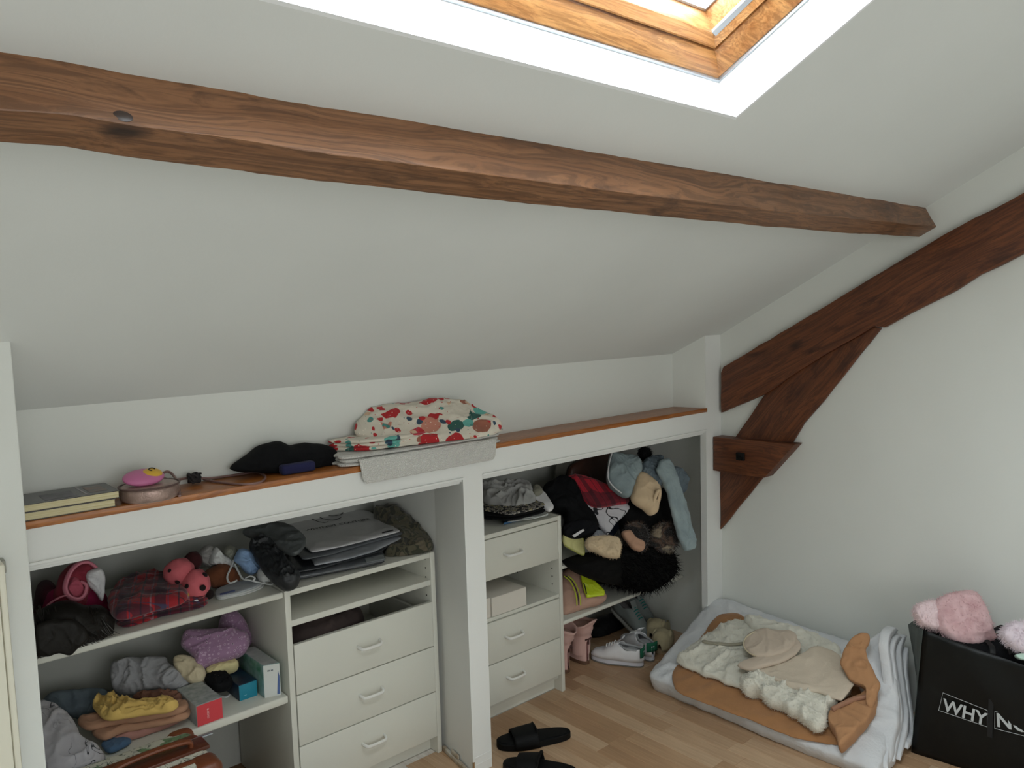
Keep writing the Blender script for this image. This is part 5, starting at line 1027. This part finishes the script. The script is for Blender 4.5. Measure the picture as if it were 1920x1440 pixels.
for i, (cv, Y, L, th) in enumerate(crv): sheet(cv, Y, L, th, 5, i*3.1).build('quilt_layer', M_quilt, qt, True, 180)
NR = Vector((-.60, -.12, .79)).normalized()
cloth('quilt_end', M_quilt, qt, [onp(x, y, ony(1678, 1300, 1.112), NR) for x, y in [(1598, 1222), (1624, 1204), (1652, 1190), (1678, 1182), (1684, 1200), (1680, 1250), (1686, 1310), (1688, 1340), (1680, 1385), (1672, 1430), (1640, 1440), (1612, 1425), (1606, 1380), (1620, 1330), (1610, 1280)]], NR, up=.022, down=.12, amp=.012, fr=9, seed=132, p=6, rings=24, seg=120, floor=.002)
# caramel fleece blanket
M_car = fab('caramel_fleece', (164, 112, 66), .95, .10, 30, .7, 150, sheen=.25); M_car2 = fab('caramel_fleece_back', (172, 122, 80), .95, .08, 30, .5, 150)
cb2 = thing('caramel_blanket', (2.62, 1.5, .07), 'caramel brown fleece blanket spread on the white quilt', 'blanket')
cloth('spread_part', M_car, cb2, Q([(1261, 1262), (1275, 1240), (1310, 1200), (1340, 1160), (1362, 1150), (1388, 1152), (1420, 1175), (1500, 1195), (1600, 1240), (1640, 1300), (1636, 1345), (1600, 1380), (1578, 1396), (1545, 1394), (1480, 1380), (1400, 1348), (1320, 1318), (1275, 1300), (1262, 1282)], .036), NQ, up=.008, down=.012, amp=.006, fr=9, seed=133, p=8, rings=22, seg=150)
NB = Vector((-.62, -.25, .74)).normalized()
def TF(px, p0, n): return [onp(x, y, p0, n) for x, y in px]
pB = onp(1600, 1290, PQ+NQ*.120, NQ)
cloth('folded_wing', M_car2, cb2, TF([(1613, 1188), (1628, 1190), (1630, 1206), (1624, 1222), (1634, 1250), (1650, 1282), (1646, 1305), (1636, 1330), (1624, 1322), (1625, 1300), (1618, 1288), (1600, 1280), (1584, 1262), (1576, 1240), (1584, 1215), (1598, 1198)], pB, NB), NB, up=.012, down=.012, amp=.010, fr=10, seed=134, p=5, rings=20, seg=120, octs=2)
cloth('front_wing', M_car2, cb2, TF([(1558, 1330), (1580, 1318), (1612, 1304), (1636, 1290), (1645, 1302), (1636, 1338), (1606, 1372), (1580, 1396), (1572, 1396), (1566, 1376), (1553, 1350)], onp(1600, 1345, PQ+NQ*.085, NQ), NQ), NQ, up=.012, down=.05, amp=.008, fr=10, seed=135, p=6, rings=18, seg=110)
MB().tube(catmull(TF([(1584, 1262), (1600, 1279), (1618, 1287), (1630, 1296), (1624, 1306), (1604, 1310), (1580, 1320), (1560, 1330)], onp(1600, 1300, PQ+NQ*.105, NQ), NQ), 6), .008, 8).build('hem_roll', fab('caramel_hem', (156, 110, 84)), cb2)
# white sherpa throw
M_she = fab('cream_sherpa', (204, 200, 184), .95, .08, 40, 1., 75, sheen=.3)
sw = thing('sherpa_throw', (2.64, 1.55, .11), 'cream white sherpa throw crumpled on the caramel blanket', 'throw')
s1 = cloth('throw_body', M_she, sw, Q([(1270, 1240), (1290, 1215), (1315, 1196), (1340, 1182), (1370, 1166), (1394, 1164), (1410, 1170), (1440, 1178), (1500, 1180), (1560, 1205), (1582, 1230), (1590, 1250), (1600, 1290), (1570, 1312), (1500, 1300), (1440, 1290), (1395, 1292), (1350, 1276), (1310, 1262)], .062), NQ, up=.020, down=.022, amp=.020, fr=9, seed=136, p=5, rings=30, seg=170, edge=.010, octs=3)
s2 = cloth('throw_front_roll', M_she, sw, Q([(1388, 1272), (1420, 1262), (1460, 1282), (1500, 1296), (1540, 1306), (1570, 1318), (1556, 1330), (1546, 1358), (1532, 1369), (1518, 1362), (1500, 1346), (1470, 1330), (1440, 1318), (1420, 1300), (1395, 1299)], .082), NQ, up=.030, down=.04, amp=.020, fr=15, seed=137, p=3, rings=24, seg=150, edge=.008, octs=3)
s3 = cloth('throw_back_fold', M_she, sw, Q([(1398, 1158), (1425, 1160), (1460, 1172), (1500, 1180), (1512, 1190), (1490, 1196), (1445, 1186), (1418, 1184), (1400, 1172)], .082), NQ, up=.022, down=.03, amp=.010, fr=14, seed=138, p=3, edge=.006)
cloth('throw_seam', fab('sherpa_dark_seam', (150, 144, 124)), sw, Q([(1318, 1200), (1340, 1204), (1370, 1206), (1394, 1204), (1394, 1208), (1360, 1210), (1320, 1205)], .098), NQ, up=.003, down=.004, amp=.002, seed=2)  # thin strip, darker than the rest of the throw
hair('sherpa_fluff', M_she, sw, [s1, s2], 2200, .008, .0009, 44, droop=.1)
# beige knitted cardigan
M_bei = fab('beige_knit', (184, 166, 146), .9, .05, 14, .5, 200); M_bei2 = fab('beige_knit_light', (192, 176, 154), .9, .05, 14, .5, 200)
bc = thing('beige_cardigan', (2.68, 1.5, .17), 'beige knitted cardigan lying on the cream sherpa throw', 'clothes')
cloth('body', M_bei2, bc, resample(Q([(1405, 1262), (1440, 1252), (1478, 1240), (1508, 1224), (1522, 1214), (1537, 1212), (1556, 1218), (1574, 1230), (1590, 1250), (1603, 1283), (1590, 1300), (1579, 1314), (1556, 1308), (1534, 1298), (1508, 1298), (1486, 1292), (1456, 1278), (1430, 1266)], .112), 100), NQ, up=.010, down=.010, amp=.006, fr=8, seed=139, p=8, rings=22, seg=130, spline=0)
cloth('sleeve', M_bei, bc, Q([(1384, 1248), (1404, 1256), (1430, 1252), (1470, 1240), (1498, 1222), (1502, 1208), (1488, 1192), (1470, 1196), (1440, 1222), (1402, 1238)], .128), NQ, up=.010, down=.010, amp=.004, fr=9, seed=140, p=6, rings=16, seg=100)
cloth('hood', M_bei, bc, Q([(1394, 1212), (1398, 1194), (1414, 1184), (1434, 1180), (1462, 1183), (1486, 1184), (1494, 1196), (1484, 1216), (1460, 1228), (1430, 1232), (1408, 1228)], .138), NQ, up=.012, down=.012, amp=.006, fr=9, seed=141, p=6, rings=18, seg=100)
MB().tube(catmull(Q([(1418, 1230), (1402, 1222), (1394, 1208), (1400, 1194), (1416, 1184)], .150), 6), .0022, 6).build('hood_edge', F_cream, bc)
# ================================================================== black carrier bag with lettering
M_bag = mat('black_glossy_paper', (9, 11, 10), .42, .2, 6, .35, 14, bdist=.006, spec=.3); M_bagin = mat('grey_green_bag_side', (74, 82, 78), .6)
XB = 2.655; tg2 = thing('carrier_bag', (XB+.09, .72, 0), 'big black carrier bag with white lettering, full of pink fluffy things', 'bag')
A = onz(1709, 1411); Bt = onx(1731, 1181, XB+.005); Ct = onx(1703, 1171, 2.80); Yb = .30
def grid_panel(p00, p10, p11, p01, nu, nv, amp, seed, nrm, sag=0.):
    vs = []; fs = []; nrm = Vector(nrm)
    for i in range(nu+1):
        for j in range(nv+1):
            u, v = i/nu, j/nv; p = (p00*(1-u)+p10*u)*(1-v)+(p01*(1-u)+p11*u)*v
            w = noise.noise(Vector((u*5, v*3, seed)))*amp*min(1, 6*u*(1-u)+.2)+amp*.5*abs(noise.noise(Vector((u*9+v*6, v*4-u*3, seed+5))))
            vs.append(p+nrm*w-Vector((0, 0, sag*math.sin(math.pi*min(1, u*1.0))*v*v)))
    for i in range(nu):
        for j in range(nv): a = i*(nv+1)+j; fs.append((a, a+nv+1, a+nv+2, a+1))
    return MB().add(vs, fs)
p00 = Vector((A.x, A.y, .001)); p01 = Bt; p10 = Vector((A.x+.10, Yb, .001)); p11 = Vector((XB+.02, Yb, .41))
solidify(grid_panel(p00, p10, p11, p01, 40, 20, .010, 2., (-1, 0, 0), .022).build('front_panel', M_bag, tg2, True, 180), .001)
b00 = Vector((2.90, A.y-.01, .001)); b01 = Vector((2.905, Ct.y, Ct.z)); b10 = Vector((2.91, Yb, .001)); b11 = Vector((2.91, Yb, .41))
solidify(grid_panel(b00, b10, b11, b01, 20, 12, .006, 5., (1, 0, 0)).build('back_panel', M_bag, tg2, True, 180), .001)
md0 = Vector((2.80, A.y+.004, .001)); 
solidify(grid_panel(p00, md0, Ct, p01, 10, 14, .008, 7., (0, 1, 0)).build('side_gusset', M_bagin, tg2, True, 180), .001)
solidify(grid_panel(md0, b00, b01, Ct, 6, 10, .006, 8., (0, 1, 0)).build('side_gusset', M_bagin, tg2, True, 180), .001)
grid_panel(p00, p10, b10, b00, 4, 4, 0, 1., (0, 0, 1)).build('bag_bottom', M_bag, tg2, False)
M_let = mat('silver_white_lettering', (188, 192, 192), .4)
def on_front(px, off=-.012):
    n = (p10-p00).cross(p01-p00).normalized(); n = n if n.x < 0 else -n
    return onp(px[0], px[1], p00+n*.014, n)
n_ = (p10-p00).cross(p01-p00).normalized(); n_ = n_ if n_.x < 0 else -n_
w0, w1 = on_front((1767, 1331)), on_front((1850, 1361)); text('WHY', 'lettering', M_let, tg2, w0, w1-w0, n_.cross(w1-w0), .058, .001, width=(w1-w0).length, bold=.022)
w0, w1 = on_front((1868, 1361)), on_front((1919, 1372)); xd = (w1-w0); text('NOT', 'lettering', M_let, tg2, w0, xd, n_.cross(xd), .060, .001, width=.125, bold=.022)
fr1 = [on_front(p) for p in ((1760, 1332), (1768, 1299), (1851, 1332), (1851, 1363))]
MB().tube(fr1+[fr1[0]], .0008, 4).build('letter_frame', M_let, tg2)
fr2 = [on_front(p) for p in ((1865, 1366), (1865, 1334), (1960, 1348), (1960, 1390))]
MB().tube(fr2+[fr2[0]], .0008, 4).build('letter_frame', M_let, tg2)
s0, s1_ = on_front((1862, 1226)), on_front((1856, 1382)); sd = (p10-p00).normalized()
MB().prism([s0-sd*.007, s0+sd*.007, s1_+sd*.007, s1_-sd*.007], n_*.003).build('handle_band', mat('black_webbing', (8, 9, 10), .7), tg2, False)
MB().tube(catmull([s0, s0+Vector((.02, .01, .015)), onx(1850, 1196, 2.76), onx(1876, 1176, 2.78), onx(1884, 1190, 2.74), onx(1895, 1225, 2.68)], 6), .008, 8, .3).build('handle', MATS['black_webbing'], tg2)
# pink fluffy things inside
M_lp = fab('light_pink_plush', (230, 192, 194), b=.8, bs=120); M_dp = fab('dusty_pink_plush', (218, 182, 184), c2=(188, 144, 146), vs=16, b=.8, bs=120); M_wp = fab('white_pink_plush', (212, 196, 204), b=.8, bs=120)
def plush(name, m, px, X, n, label, seed, up, down, L=.012, cnt=700):
    p0 = onx(sum(p[0] for p in px)/len(px), sum(p[1] for p in px)/len(px), X)
    r = thing(name, (p0.x, p0.y, p0.z-.04), label, 'plush')
    o = cloth('plush_body', m, r, TF(px, p0, n), n, up=up, down=down, amp=.012, fr=16, seed=seed, p=3, rings=18, seg=90); hair('plush_fur', m, r, [o], cnt, L, .0008, seed); return r
NP = Vector((-.7, -.5, .5)).normalized()
plush('dusty_pink_plush', M_dp, [(1753, 1126), (1775, 1114), (1805, 1108), (1828, 1110), (1843, 1128), (1855, 1150), (1862, 1180), (1864, 1200), (1820, 1214), (1790, 1205), (1762, 1185), (1752, 1155)], 2.76, NP, 'dusty pink fluffy plush sticking out of the middle of the black bag', 151, .04, .05)
plush('light_pink_plush', M_lp, [(1713, 1150), (1716, 1136), (1732, 1128), (1752, 1125), (1760, 1135), (1765, 1150), (1777, 1160), (1770, 1178), (1752, 1182), (1732, 1176), (1718, 1165)], 2.71, NP, 'light pink fluffy plush at the left corner of the black bag', 152, .03, .04)
plush('white_pink_plush', M_wp, [(1874, 1190), (1880, 1175), (1895, 1168), (1925, 1166), (1945, 1180), (1940, 1215), (1915, 1222), (1898, 1214), (1884, 1204)], 2.70, NP, 'whitish pink fluffy ball at the right side of the black bag', 153, .03, .04)
cl('mint_cloth', fab('mint_cotton', (178, 206, 190)), TF([(1902, 1228), (1915, 1224), (1940, 1228), (1940, 1236), (1915, 1238)], onx(1920, 1231, 2.69), NP), NP, 'small mint green cloth at the rim of the black bag, below the whitish plush', 'clothes', up=.008, down=.02, amp=.003)
cl('black_filling', F_black, TF([(1770, 1200), (1820, 1210), (1865, 1195), (1890, 1215), (1935, 1225), (1935, 1245), (1880, 1235), (1820, 1225)], onx(1850, 1215, 2.74), Vector((-.3, -.2, .93)).normalized()), Vector((-.3, -.2, .93)).normalized(), 'black clothes filling the mouth of the black bag between the plushes', 'clothes', up=.015, down=.06, amp=.01, seed=155)
